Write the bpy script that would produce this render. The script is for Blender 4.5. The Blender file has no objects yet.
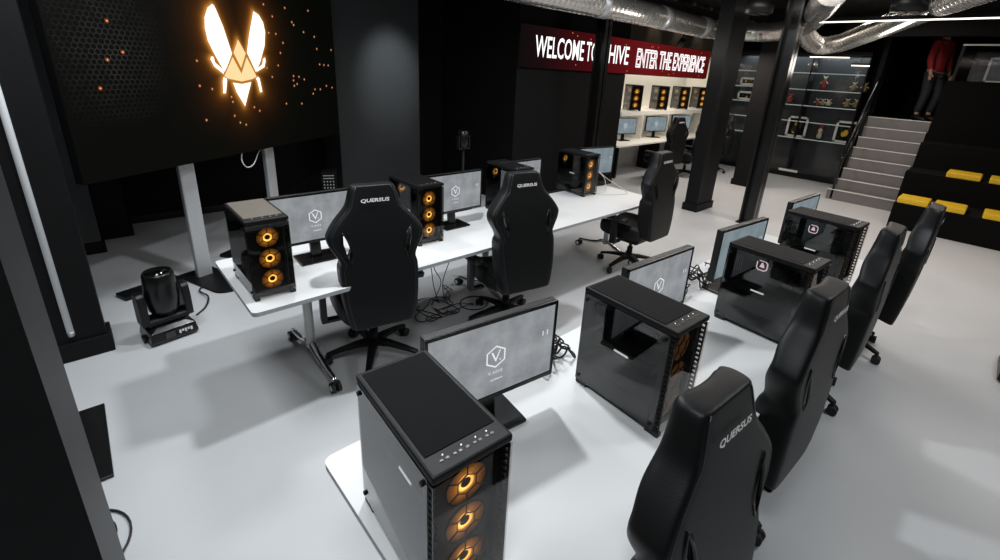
import bpy, bmesh, math, random
import numpy as np
from mathutils import Vector, Matrix
random.seed(7)
PI = math.pi
S = bpy.context.scene
COL = S.collection
R = math.radians

# ------------------------------------------------------------------ helpers
def newmat(name):
    m = bpy.data.materials.new(name); m.use_nodes = True
    nt = m.node_tree
    for n in list(nt.nodes): nt.nodes.remove(n)
    out = nt.nodes.new('ShaderNodeOutputMaterial')
    return m, nt, out

def pbr(name, col, rough=.5, metal=0., spec=.5, noise=0., nscale=8., bump=0., bscale=200., emis=None, estr=0., coat=0., rnoise=0.):
    m, nt, out = newmat(name)
    b = nt.nodes.new('ShaderNodeBsdfPrincipled')
    nt.links.new(b.outputs[0], out.inputs[0])
    b.inputs['Base Color'].default_value = (*col, 1)
    b.inputs['Roughness'].default_value = rough
    b.inputs['Metallic'].default_value = metal
    b.inputs['Specular IOR Level'].default_value = spec
    b.inputs['Coat Weight'].default_value = coat
    tc = nt.nodes.new('ShaderNodeTexCoord')
    if True:
        n = nt.nodes.new('ShaderNodeTexNoise'); n.inputs['Scale'].default_value = nscale; n.inputs['Detail'].default_value = 5
        nt.links.new(tc.outputs['Object'], n.inputs['Vector'])
        r = nt.nodes.new('ShaderNodeMapRange'); r.inputs[3].default_value = 1 - noise; r.inputs[4].default_value = 1 + noise
        nt.links.new(n.outputs['Fac'], r.inputs[0])
        mx = nt.nodes.new('ShaderNodeVectorMath'); mx.operation = 'SCALE'; mx.inputs[0].default_value = col
        nt.links.new(r.outputs[0], mx.inputs['Scale']); nt.links.new(mx.outputs[0], b.inputs['Base Color'])
        if rnoise:
            r2 = nt.nodes.new('ShaderNodeMapRange'); r2.inputs[3].default_value = rough - rnoise; r2.inputs[4].default_value = rough + rnoise
            nt.links.new(n.outputs['Fac'], r2.inputs[0]); nt.links.new(r2.outputs[0], b.inputs['Roughness'])
    if bump:
        n2 = nt.nodes.new('ShaderNodeTexNoise'); n2.inputs['Scale'].default_value = bscale
        nt.links.new(tc.outputs['Object'], n2.inputs['Vector'])
        bp = nt.nodes.new('ShaderNodeBump'); bp.inputs['Strength'].default_value = bump; bp.inputs['Distance'].default_value = .003
        nt.links.new(n2.outputs['Fac'], bp.inputs['Height']); nt.links.new(bp.outputs[0], b.inputs['Normal'])
    if emis:
        b.inputs['Emission Color'].default_value = (*emis, 1); b.inputs['Emission Strength'].default_value = estr
    return m

def emit(name, col, s=1.):
    m, nt, out = newmat(name)
    e = nt.nodes.new('ShaderNodeEmission'); e.inputs[0].default_value = (*col, 1); e.inputs[1].default_value = s
    nt.links.new(e.outputs[0], out.inputs[0]); return m

def glassmat(name, tint, base=.05, fmul=1., rough=.03, gcol=(.9, .9, .9)):
    m, nt, out = newmat(name)
    t = nt.nodes.new('ShaderNodeBsdfTransparent'); t.inputs[0].default_value = (*tint, 1)
    g = nt.nodes.new('ShaderNodeBsdfGlossy'); g.inputs[0].default_value = (*gcol, 1); g.inputs['Roughness'].default_value = rough
    lw = nt.nodes.new('ShaderNodeFresnel'); lw.inputs[0].default_value = 1.45
    ma = nt.nodes.new('ShaderNodeMath'); ma.operation = 'MULTIPLY_ADD'; ma.inputs[1].default_value = fmul; ma.inputs[2].default_value = base; ma.use_clamp = True
    gm = nt.nodes.new('ShaderNodeNewGeometry'); iv = nt.nodes.new('ShaderNodeMath'); iv.operation = 'SUBTRACT'; iv.inputs[0].default_value = 1
    nt.links.new(gm.outputs['Backfacing'], iv.inputs[1]); mu = nt.nodes.new('ShaderNodeMath'); mu.operation = 'MULTIPLY'
    nt.links.new(lw.outputs[0], ma.inputs[0]); nt.links.new(ma.outputs[0], mu.inputs[0]); nt.links.new(iv.outputs[0], mu.inputs[1])
    mix = nt.nodes.new('ShaderNodeMixShader')
    nt.links.new(mu.outputs[0], mix.inputs[0]); nt.links.new(t.outputs[0], mix.inputs[1]); nt.links.new(g.outputs[0], mix.inputs[2])
    nt.links.new(mix.outputs[0], out.inputs[0]); return m

def attr_emit(name, attr='glow', s=1.):
    m, nt, out = newmat(name)
    a = nt.nodes.new('ShaderNodeAttribute'); a.attribute_name = attr
    e = nt.nodes.new('ShaderNodeEmission'); e.inputs[1].default_value = s
    g = nt.nodes.new('ShaderNodeBsdfGlossy'); g.inputs[0].default_value = (.006, .006, .006, 1); g.inputs['Roughness'].default_value = .5
    ad = nt.nodes.new('ShaderNodeAddShader')
    nt.links.new(a.outputs['Color'], e.inputs[0]); nt.links.new(e.outputs[0], ad.inputs[0]); nt.links.new(g.outputs[0], ad.inputs[1])
    nt.links.new(ad.outputs[0], out.inputs[0]); return m

class B:
    """collects shapes, links them as one mesh object"""
    def __init__(s): s.bm = bmesh.new(); s.mi = 0
    def _fin(s, fs, smooth=False):
        for f in fs: f.material_index = s.mi; f.smooth = smooth
    def box(s, c, d, rz=0, bev=0, M=None, rx=0, ry=0):
        r = bmesh.ops.create_cube(s.bm, size=1)
        vs = r['verts']
        T = Matrix.Translation(c) @ Matrix.Rotation(rz, 4, 'Z') @ Matrix.Rotation(ry, 4, 'Y') @ Matrix.Rotation(rx, 4, 'X') @ Matrix.Diagonal((*d, 1))
        if M: T = M @ T
        bmesh.ops.transform(s.bm, matrix=T, verts=vs)
        fs = list({f for v in vs for f in v.link_faces})
        if bev:
            es = list({e for v in vs for e in v.link_edges})
            r2 = bmesh.ops.bevel(s.bm, geom=es, offset=bev, segments=2, affect='EDGES', profile=.6)
            fs = list({f for f in r2['faces']} | {f for f in fs if f.is_valid})
        s._fin([f for f in fs if f.is_valid]); return s
    def bb(s, x0, x1, y0, y1, z0, z1, bev=0):
        return s.box(((x0+x1)/2, (y0+y1)/2, (z0+z1)/2), (abs(x1-x0), abs(y1-y0), abs(z1-z0)), bev=bev)
    def cyl(s, p, q, r, r2=None, n=16, smooth=True):
        p = Vector(p); q = Vector(q); d = q - p
        res = bmesh.ops.create_cone(s.bm, cap_ends=True, segments=n, radius1=r, radius2=r if r2 is None else r2, depth=d.length)
        T = Matrix.Translation((p+q)/2) @ d.to_track_quat('Z', 'Y').to_matrix().to_4x4()
        bmesh.ops.transform(s.bm, matrix=T, verts=res['verts'])
        fs = {f for v in res['verts'] for f in v.link_faces}
        for f in fs: f.material_index = s.mi; f.smooth = smooth and len(f.verts) == 4
        return s
    def tube(s, pts, r, n=8, closed=False, flat=1.):
        pts = [Vector(p) for p in pts]; rings = []
        N = len(pts); up0 = None
        rr = r if isinstance(r, (list, tuple)) else [r]*N
        for i, p in enumerate(pts):
            a = pts[(i-1) % N] if (i or closed) else p
            b = pts[(i+1) % N] if (i < N-1 or closed) else p
            t = (b-a).normalized()
            if up0 is None: up0 = Vector((0, 0, 1)) if abs(t.z) < .9 else Vector((1, 0, 0))
            u = (up0 - t*up0.dot(t))
            if u.length < 1e-5: u = t.orthogonal()
            u.normalize(); up0 = u; v = t.cross(u)
            rings.append([s.bm.verts.new(p + u*math.cos(2*PI*k/n)*rr[i]*flat + v*math.sin(2*PI*k/n)*rr[i]) for k in range(n)])
        fs = []
        for i in range(N if closed else N-1):
            A, C = rings[i], rings[(i+1) % N]
            for k in range(n):
                fs.append(s.bm.faces.new((A[k], A[(k+1) % n], C[(k+1) % n], C[k])))
        s._fin(fs, True)
        if not closed:
            s._fin([s.bm.faces.new(list(reversed(rings[0]))), s.bm.faces.new(rings[-1])])
        return s
    def loft(s, rings, cap=True, smooth=True, closed=True):
        rv = [[s.bm.verts.new(p) for p in r] for r in rings]; fs = []
        n = len(rv[0])
        for A, C in zip(rv[:-1], rv[1:]):
            for k in range(n if closed else n-1):
                fs.append(s.bm.faces.new((A[k], A[(k+1) % n], C[(k+1) % n], C[k])))
        if cap: fs.append(s.bm.faces.new(list(reversed(rv[0])))); fs.append(s.bm.faces.new(rv[-1]))
        s._fin(fs, smooth); return s
    def lathe(s, prof, c=(0, 0, 0), n=24, M=None):
        c = Vector(c)
        rings = []
        for r, z in prof:
            rg = [Vector((r*math.cos(2*PI*k/n), r*math.sin(2*PI*k/n), z)) for k in range(n)]
            rings.append([((M @ p) if M else p) + c for p in rg])
        return s.loft(rings)
    def poly(s, pts, thick=None, d=(0, 0, 1), smooth=False):
        vs = [s.bm.verts.new(p) for p in pts]
        f = s.bm.faces.new(vs); fs = [f]
        if thick:
            r = bmesh.ops.extrude_face_region(s.bm, geom=[f])
            nv = [g for g in r['geom'] if isinstance(g, bmesh.types.BMVert)]
            bmesh.ops.translate(s.bm, vec=Vector(d)*thick, verts=nv)
            fs = list({ff for v in vs+nv for ff in v.link_faces})
        s._fin(fs, smooth); return s
    def ball(s, c, r, sc=(1, 1, 1), n=16):
        res = bmesh.ops.create_uvsphere(s.bm, u_segments=n, v_segments=max(6, n//2), radius=r)
        bmesh.ops.transform(s.bm, matrix=Matrix.Translation(c) @ Matrix.Diagonal((*sc, 1)), verts=res['verts'])
        s._fin({f for v in res['verts'] for f in v.link_faces}, True); return s
    def mesh(s, me, M):
        t = bmesh.new(); t.from_mesh(me); bmesh.ops.transform(t, matrix=M, verts=t.verts[:])
        tm = bpy.data.meshes.new('t'); t.to_mesh(tm); t.free()
        n0 = len(s.bm.faces); s.bm.from_mesh(tm); bpy.data.meshes.remove(tm)
        s.bm.faces.ensure_lookup_table()
        for f in s.bm.faces[n0:]: f.material_index = s.mi; f.smooth = False
        return s
    def build(s, name, mats, parent=None, loc=None, rz=0, norm=True, sub=0, bev=0):
        if norm: bmesh.ops.recalc_face_normals(s.bm, faces=s.bm.faces[:])
        me = bpy.data.meshes.new(name); s.bm.to_mesh(me); s.bm.free()
        for m in (mats if isinstance(mats, (list, tuple)) else [mats]): me.materials.append(m)
        o = bpy.data.objects.new(name, me); COL.objects.link(o)
        if parent: o.parent = parent
        if loc: o.location = loc
        if rz: o.rotation_euler.z = rz
        if sub:
            md = o.modifiers.new('sub', 'SUBSURF'); md.levels = sub; md.render_levels = sub
        if bev:
            md = o.modifiers.new('bev', 'BEVEL'); md.width = bev; md.segments = 2; md.limit_method = 'ANGLE'
        return o

def tag(o, label, cat, group=None):
    o['label'] = label; o['category'] = cat
    if group: o['group'] = group
    return o
def struct(o): o['kind'] = 'structure'; return o
def thing(name, label, cat, loc=(0, 0, 0), rz=0, group=None):
    o = bpy.data.objects.new(name, None); COL.objects.link(o); o.empty_display_size = .1
    o.location = loc; o.rotation_euler = (0, 0, rz); return tag(o, label, cat, group)
def dup(root, label=None, loc=None, rz=None, group=None, parent=None):
    c = root.copy(); COL.objects.link(c)
    if parent: c.parent = parent
    for ch in [o for o in COL.objects if o.parent == root]: dup(ch, parent=c)
    if label: c['label'] = label
    if loc is not None: c.location = loc
    if rz is not None: c.rotation_euler = (0, 0, rz)
    if group: c['group'] = group
    return c

def text_mesh(txt, w=None, h=None, outline=False, bold=0., ext=0., shear=0., align='CENTER', spacing=1.):
    """flat text mesh in XY centred on the origin, scaled to w x h"""
    cu = bpy.data.curves.new('txt', 'FONT'); cu.body = txt; cu.align_x = 'CENTER'; cu.size = 1; cu.resolution_u = 3
    cu.offset = bold; cu.extrude = ext; cu.shear = shear; cu.space_character = spacing
    if outline: cu.fill_mode = 'NONE'; cu.bevel_depth = outline; cu.bevel_resolution = 0; cu.extrude = 0
    ob = bpy.data.objects.new('txt', cu); COL.objects.link(ob)
    dg = bpy.context.evaluated_depsgraph_get(); dg.update()
    me = bpy.data.meshes.new_from_object(ob.evaluated_get(dg))
    bpy.data.objects.remove(ob); bpy.data.curves.remove(cu)
    co = np.array([v.co[:] for v in me.vertices]); mn, mx = co.min(0), co.max(0); c = (mn+mx)/2; sz = mx-mn
    sx = w/sz[0] if w else h/sz[1]; sy = h/sz[1] if h else sx
    for v in me.vertices: v.co = ((v.co.x-c[0])*sx, (v.co.y-c[1])*sy, (v.co.z)*.2)
    return me
def face_xz(x, y, z):      # text plane facing -Y, upright
    return Matrix.Translation((x, y, z)) @ Matrix.Rotation(PI/2, 4, 'X')

# ------------------------------------------------------------------ materials
M = {}
M['floor'] = pbr('floor_epoxy', (.50, .51, .52), .42, noise=.10, nscale=1.6, rnoise=.08)
M['wall'] = pbr('black_wall_paint', (.0042, .0042, .0044), .7, spec=.12, noise=.25, nscale=3, bump=.15, bscale=120)
M['wall_grey'] = pbr('charcoal_wall_paint', (.022, .024, .025), .6, spec=.25, noise=.2, nscale=2.5)
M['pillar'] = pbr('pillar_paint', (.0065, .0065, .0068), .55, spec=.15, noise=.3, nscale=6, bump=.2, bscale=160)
M['pillar_side_lit'] = pbr('pillar_paint_lit_side', (.026, .027, .029), .5, spec=.25, noise=.2, nscale=6)  # lighter pillar tone, light on the side face painted in
M['gloss_black'] = pbr('gloss_black_metal', (.006, .006, .006), .24, spec=.45, rnoise=.05)
M['black_metal'] = pbr('black_metal', (.005, .005, .0055), .5, spec=.2, rnoise=.08)
M['black_plastic'] = pbr('black_plastic', (.007, .007, .0075), .42, spec=.35, bump=.1, bscale=400)
M['matte'] = pbr('matte_black', (.004, .004, .004), .8, spec=.15)
M['mesh_top'] = pbr('dust_filter', (.003, .003, .0033), .6, spec=.10, bump=.5, bscale=900)
M['mesh_top_lit'] = pbr('dust_filter_reflection', (.16, .145, .125), .38, metal=.4, bump=.3, bscale=900)  # bronze tone paints in light reflected off the black filter
M['leather'] = pbr('black_leather', (.0045, .0047, .005), .46, spec=.24, bump=.15, bscale=260, noise=.15, nscale=12)
M['seat_lining'] = pbr('seat_lining', (.03, .03, .03), .6, bump=.3, bscale=260)
M['chrome'] = pbr('polished_aluminium', (.62, .63, .64), .18, metal=1.)
M['alu'] = pbr('brushed_aluminium', (.50, .51, .52), .4, metal=.55, noise=.05, nscale=30)
M['white_top'] = pbr('white_laminate', (.66, .665, .665), .3, noise=.02, nscale=4)
M['white_edge'] = pbr('grey_edge_band', (.42, .43, .44), .4)
M['white_paint'] = pbr('white_paint', (.80, .78, .72), .5, noise=.03)
M['white_plastic'] = pbr('white_plastic', (.7, .7, .68), .4)
M['stitch'] = pbr('white_embroidery', (.62, .62, .62), .6, emis=(1, 1, 1), estr=.10)
M['piping'] = pbr('seam_piping', (.018, .018, .02), .35)
M['glass_side'] = glassmat('smoked_side_glass', (.58, .60, .59), .05, 1.0, .04)
M['glass_front'] = glassmat('clear_front_glass', (.88, .87, .85), .02, .75, .03)
M['glass_clear'] = glassmat('clear_glass', (.95, .96, .96), .015, .45, .08)
M['pcb'] = pbr('circuit_board', (.018, .019, .021), .45, noise=.5, nscale=60)
M['steel_dark'] = pbr('dark_steel', (.06, .06, .062), .4, metal=.6)
M['ledwhite'] = emit('white_indicator', (1, .98, .95), 1.6)
M['badge'] = emit('pink_white_badge', (1., .72, .80), 1.7)
M['logo_white'] = emit('screen_logo_white', (.95, .97, 1.), .85)
M['tubewhite'] = pbr('led_tube_off', (.42, .44, .45), .3, emis=(.85, .9, .95), estr=.12)
M['tubelit'] = emit('led_tube_lit', (1., .93, .88), 2.2)
M['yellow'] = pbr('yellow_cushion', (.66, .41, .008), .6, bump=.2, bscale=150, noise=.06, nscale=10)
M['carpet'] = pbr('black_carpet', (.004, .004, .004), .95, spec=.1, bump=.6, bscale=300)
M['stair'] = pbr('grey_stair', (.155, .148, .145), .5, noise=.12, nscale=6)
M['nosing'] = pbr('steel_nosing', (.74, .71, .68), .4, metal=.2)
M['cable'] = pbr('black_cable', (.01, .01, .01), .5)
M['cable_white'] = pbr('grey_cable', (.55, .55, .53), .5)
M['rubber'] = pbr('rubber', (.01, .01, .01), .6)
M['wood'] = pbr('wood_trim', (.35, .25, .15), .5)

def duct_mat():
    m, nt, out = newmat('spiral_duct_steel')
    b = nt.nodes.new('ShaderNodeBsdfPrincipled'); nt.links.new(b.outputs[0], out.inputs[0])
    b.inputs['Metallic'].default_value = .8; b.inputs['Roughness'].default_value = .33
    b.inputs['Base Color'].default_value = (.66, .65, .62, 1)
    tc = nt.nodes.new('ShaderNodeTexCoord'); n = nt.nodes.new('ShaderNodeTexNoise'); n.inputs['Scale'].default_value = 5
    nt.links.new(tc.outputs['Object'], n.inputs['Vector'])
    r = nt.nodes.new('ShaderNodeMapRange'); r.inputs[3].default_value = .16; r.inputs[4].default_value = .34
    nt.links.new(n.outputs['Fac'], r.inputs[0]); nt.links.new(r.outputs[0], b.inputs['Roughness'])
    return m
M['duct'] = duct_mat()

def fan_mat():
    m, nt, out = newmat('amber_fan_glow')
    tc = nt.nodes.new('ShaderNodeTexCoord')
    ln = nt.nodes.new('ShaderNodeVectorMath'); ln.operation = 'LENGTH'; nt.links.new(tc.outputs['Object'], ln.inputs[0])
    cr = nt.nodes.new('ShaderNodeValToRGB'); sc = nt.nodes.new('ShaderNodeMath'); sc.operation = 'DIVIDE'; sc.inputs[1].default_value = .06
    nt.links.new(ln.outputs['Value'], sc.inputs[0]); nt.links.new(sc.outputs[0], cr.inputs[0])
    e = cr.color_ramp.elements
    e[0].position = 0; e[0].color = (.012, .008, .004, 1)
    e[1].position = 1; e[1].color = (.03, .012, .002, 1)
    for p, c in ((.22, (.02, .012, .004, 1)), (.27, (2.4, 1.25, .28, 1)), (.37, (1.7, .75, .12, 1)), (.43, (.42, .16, .02, 1)), (.72, (.16, .058, .008, 1))):
        k = e.new(p); k.color = c
    n = nt.nodes.new('ShaderNodeTexNoise'); n.inputs['Scale'].default_value = 22; nt.links.new(tc.outputs['Object'], n.inputs['Vector'])
    r = nt.nodes.new('ShaderNodeMapRange'); r.inputs[1].default_value = .3; r.inputs[2].default_value = .7; r.inputs[3].default_value = .5; r.inputs[4].default_value = 1.4
    nt.links.new(n.outputs['Fac'], r.inputs[0])
    em = nt.nodes.new('ShaderNodeEmission'); nt.links.new(cr.outputs[0], em.inputs[0]); nt.links.new(r.outputs[0], em.inputs[1])
    nt.links.new(em.outputs[0], out.inputs[0]); return m
M['fan'] = fan_mat()

def screen_mat(name, c0, c1, s):
    m, nt, out = newmat(name)
    tc = nt.nodes.new('ShaderNodeTexCoord')
    n = nt.nodes.new('ShaderNodeTexNoise'); n.inputs['Scale'].default_value = 9; n.inputs['Detail'].default_value = 4
    nt.links.new(tc.outputs['Object'], n.inputs['Vector'])
    v = nt.nodes.new('ShaderNodeTexVoronoi'); v.feature = 'DISTANCE_TO_EDGE'; v.inputs['Scale'].default_value = 22; v.inputs['Randomness'].default_value = .8
    nt.links.new(tc.outputs['Object'], v.inputs['Vector'])
    vr = nt.nodes.new('ShaderNodeMapRange'); vr.inputs[2].default_value = .06; vr.inputs[3].default_value = .92; vr.inputs[4].default_value = 1.
    nt.links.new(v.outputs['Distance'], vr.inputs[0])
    mr = nt.nodes.new('ShaderNodeMapRange'); mr.inputs[1].default_value = .3; mr.inputs[2].default_value = .7
    nt.links.new(n.outputs['Fac'], mr.inputs[0])
    mx = nt.nodes.new('ShaderNodeMix'); mx.data_type = 'RGBA'; mx.inputs[6].default_value = (*c0, 1); mx.inputs[7].default_value = (*c1, 1)
    nt.links.new(mr.outputs[0], mx.inputs[0])
    ml = nt.nodes.new('ShaderNodeMath'); ml.operation = 'MULTIPLY'; ml.inputs[1].default_value = s
    nt.links.new(vr.outputs[0], ml.inputs[0])
    em = nt.nodes.new('ShaderNodeEmission'); nt.links.new(mx.outputs[2], em.inputs[0]); nt.links.new(ml.outputs[0], em.inputs[1])
    g = nt.nodes.new('ShaderNodeBsdfGlossy'); g.inputs[0].default_value = (.03, .03, .03, 1); g.inputs['Roughness'].default_value = .3
    ad = nt.nodes.new('ShaderNodeAddShader'); nt.links.new(em.outputs[0], ad.inputs[0]); nt.links.new(g.outputs[0], ad.inputs[1])
    nt.links.new(ad.outputs[0], out.inputs[0]); return m
M['screen'] = screen_mat('monitor_wallpaper_grey', (.20, .215, .23), (.33, .345, .36), 1.)
M['screen_blue'] = screen_mat('monitor_wallpaper_blue', (.15, .195, .22), (.235, .29, .315), 1.)

def sign_mat():
    m, nt, out = newmat('red_led_panel')
    tc = nt.nodes.new('ShaderNodeTexCoord'); sp = nt.nodes.new('ShaderNodeSeparateXYZ'); nt.links.new(tc.outputs['Generated'], sp.inputs[0])
    cr = nt.nodes.new('ShaderNodeValToRGB'); nt.links.new(sp.outputs['X'], cr.inputs[0])
    e = cr.color_ramp.elements; e[0].position = 0; e[0].color = (.006, .004, .004, 1); e[1].position = 1; e[1].color = (.075, .004, .004, 1)
    for p, c in ((.08, (.012, .004, .005, 1)), (.3, (.065, .004, .006, 1)), (.55, (.13, .008, .009, 1)), (.8, (.10, .006, .006, 1))):
        k = e.new(p); k.color = c
    em = nt.nodes.new('ShaderNodeEmission'); nt.links.new(cr.outputs[0], em.inputs[0]); nt.links.new(em.outputs[0], out.inputs[0]); return m
M['sign'] = sign_mat()

# ------------------------------------------------------------------ camera
cd = bpy.data.cameras.new('camera'); cam = bpy.data.objects.new('camera', cd); COL.objects.link(cam); S.camera = cam
fw = Vector((0.65688707, 0.67895076, -0.32791041)); rt = Vector((0.73083933, -0.6802903, 0.05548858)); upv = Vector((0.18540026, 0.27609956, 0.94307782))
mw = Matrix((rt, upv, -fw)).transposed().to_4x4(); mw.translation = (0, 0, 2.0258)
cam.matrix_world = mw
cd.sensor_width = 36; cd.lens = 455.96*36/1000; cd.shift_x = -.01334; cd.shift_y = -.05245; cd.clip_start = .05

# ------------------------------------------------------------------ the setting
struct(B().bb(-6, 18, -6, 9, -.1, 0).build('floor', M['floor']))
struct(B().bb(-6, 18, -6, 9, 3.35, 3.45).build('ceiling', M['matte']))
b = B(); b.bb(-6, 4.78, 6.95, 7.1, 0, 3.35); struct(b.build('wall_back', M['wall']))
struct(B().bb(-1.6, 4.78, 6.9, 6.95, 0, .09).build('baseboard_back', M['gloss_black']))
struct(B().bb(-6, -5.9, -6, 9, 0, 3.35).build('wall_left', M['wall']))
struct(B().bb(-6, 18, -6, -5.9, 0, 3.35).build('wall_near', M['wall']))
# solid black wall block carrying the sign
struct(B().bb(4.78, 7.52, 5.06, 6.95, 0, 3.35).build('wall_sign', M['wall']))
struct(B().bb(4.76, 7.5, 5.045, 5.06, 0, .09).build('baseboard_sign', M['gloss_black']))
# white alcove
b = B(); b.bb(7.52, 11.7, 5.95, 6.05, 0, 3.35); struct(b.build('wall_alcove_back', M['white_paint']))
struct(B().bb(11.6, 11.7, 5.1, 5.95, 0, 3.35).build('wall_alcove_side', M['white_paint']))
struct(B().bb(7.52, 11.6, 5.02, 5.95, 1.30, 1.375).build('trim_1', M['white_paint']))
struct(B().bb(7.52, 11.6, 5.42, 5.5, 2.56, 3.35).build('wall_alcove_upper', pbr('brown_fascia', (.10, .082, .058), .6, noise=.2)))
# raised panel lit from above, on the back wall
struct(B().bb(2.66, 3.95, 6.35, 6.95, 0, 3.35).build('wall_panel', M['wall_grey']))
# wall behind the trophy cabinet / stairs
struct(B().bb(12.75, 12.9, 2.0, 9, 0, 3.35).build('wall_cabinet', M['wall']))
struct(B().bb(15.2, 15.3, -6, 2.2, 1.52, 3.35).build('wall_far', M['wall']))
struct(B().bb(11.6, 17, 1.97, 2.05, 0, 3.35).build('wall_stair', M['wall']))
# upper storey slab reached by the stairs
b = B(); b.bb(11.72, 15.2, 1.0, 1.97, 1.38, 1.52); struct(b.build('floor_landing', M['carpet']))
b = B(); b.bb(11.3, 15.2, -6, .98, 0, 2.25); struct(b.build('wall_upper_front', M['carpet']))
struct(B().bb(10.85, 11.1, -6, 2.6, 2.95, 3.35).build('trim_2', M['matte']))

# pillars -------------------------------------------------------------
def pillar(name, x0, x1, y0, y1, label, mats, plinth=.13, lip=.025, h=3.35, px=None):
    t = thing(name, label, 'pillar', ((x0+x1)/2, (y0+y1)/2, 0)); hx, hy = (x1-x0)/2, (y1-y0)/2
    bb_ = B(); bb_.bb(-hx, hx, -hy, hy, 0, h); bb_.bm.faces.ensure_lookup_table()
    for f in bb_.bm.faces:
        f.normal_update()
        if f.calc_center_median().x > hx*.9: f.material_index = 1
    bb_.build('shaft', mats, t)
    if plinth: B().bb(-hx-lip, hx+lip, -hy-lip, hy+lip, 0, plinth, bev=.008).build('plinth', M['pillar'], t)
    return t
pil = [M['pillar'], M['pillar_side_lit']]
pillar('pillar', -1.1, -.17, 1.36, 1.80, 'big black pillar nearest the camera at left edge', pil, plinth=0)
pl = pillar('pillar', -1.0, -.12, 3.88, 4.05, 'black pillar with long white tube light on its face', [M['pillar'], M['pillar']])
M['pillar_lit'] = pbr('pillar_paint_lit_grey', (.06, .063, .067), .5, spec=.25, noise=.2, nscale=6)  # brighter copy of the pillar colour, grey light put into it
pillar('pillar', -.6, -.04, 6.03, 6.25, 'dark pillar with grey light painted on, behind left edge of the big screen', [M['pillar_lit'], M['pillar_lit']], plinth=.12)
pillar('pillar', -.3, .22, 6.45, 6.75, 'dark pillar standing against the rear wall left of the screen stands', [M['pillar'], M['pillar']], plinth=.12)
pillar('pillar', 7.06, 7.60, 3.08, 3.29, 'wide black pillar in front of the white alcove', [M['pillar'], M['pillar']], plinth=.12)
pillar('pillar', 9.85, 10.3, 3.28, 3.65, 'black pillar farther back between alcove and trophy cabinet', [M['pillar'], M['pillar']], plinth=.12)
def hbeam(x, y, w, label):
    t = thing('steel_column', label, 'column', (x, y, 0), 0)
    b = B(); b.bb(-w/2, w/2, -w/2, -w/2+.025, 0, 3.35); b.bb(-w/2, w/2, w/2-.025, w/2, 0, 3.35); b.bb(-.012, .012, -w/2, w/2, 0, 3.35)
    b.build('beam', M['gloss_black'], t)
    b = B(); b.bb(-w/2-.03, w/2+.03, -w/2-.03, w/2+.03, 0, .015)
    for sx in (-1, 1):
        for sy in (-1, 1): b.cyl((sx*w/2, sy*(w/2+.012), .015), (sx*w/2, sy*(w/2+.012), .03), .01, n=6)
    b.build('base_plate', M['black_metal'], t); return t
hbeam(5.99, 4.5, .17, 'slim glossy black steel column in front of the red sign')
hbeam(7.23, 2.33, .20, 'glossy black steel column right of the wide pillar')
# wall washing tube light on the left pillar
t = thing('tube_light', 'long white tube light upright on the left pillar', 'light', (-.29, 3.875, .2))
B().cyl((0, 0, 0), (0, 0, 2.6), .018, n=12).build('tube', M['tubewhite'], t)
for za in (-.02, 2.585): b = B(); b.cyl((0, 0, za), (0, 0, za+.035), .019, n=12); b.build('end_cap', M['alu'], t)

# ------------------------------------------------------------------ big LED screen
SA = Vector((-.043, 4.171, 1.12)); SYAW = R(33.70)
scr = thing('led_screen', 'huge dark screen showing a glowing winged emblem', 'screen', SA, SYAW)
SW, SH = 2.97, 1.80
B().bb(0, SW, .0, .07, 0, SH).build('housing', M['matte'], scr)
LOGO_W = [[(1.269, 1.283), (1.215, 1.248), (1.171, 1.17), (1.158, 1.087), (1.169, 0.988), (1.214, 0.888), (1.295, 0.739), (1.332, 0.785), (1.407, 0.896), (1.348, 1.121), (1.303, 1.234), (1.284, 1.274)],
 [(1.728, 1.282), (1.68, 1.17), (1.633, 1.055), (1.585, 0.913), (1.667, 0.742), (1.737, 0.832), (1.819, 0.982), (1.849, 1.11), (1.836, 1.195), (1.791, 1.256)],
 [(1.182, 0.866), (1.166, 0.843), (1.194, 0.783), (1.285, 0.721), (1.284, 0.757), (1.211, 0.815), (1.201, 0.861)],
 [(1.275, 0.694), (1.261, 0.658), (1.249, 0.558), (1.277, 0.557), (1.31, 0.667), (1.308, 0.685)],
 [(1.81, 0.877), (1.779, 0.862), (1.762, 0.813), (1.691, 0.772), (1.675, 0.742), (1.787, 0.789), (1.81, 0.843)],
 [(1.657, 0.683), (1.671, 0.654), (1.69, 0.553), (1.719, 0.556), (1.705, 0.677), (1.687, 0.697)],
 [(1.373, 0.647), (1.475, 0.633), (1.591, 0.649), (1.478, 0.433), (1.4, 0.562)]]
LOGO_C = [[(1.497, 1.02), (1.425, 0.905), (1.491, 0.775), (1.568, 0.903)],
 [(1.409, 0.868), (1.486, 0.725), (1.574, 0.872), (1.668, 0.700), (1.615, 0.678), (1.48, 0.656), (1.325, 0.683), (1.286, 0.703)]]
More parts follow.
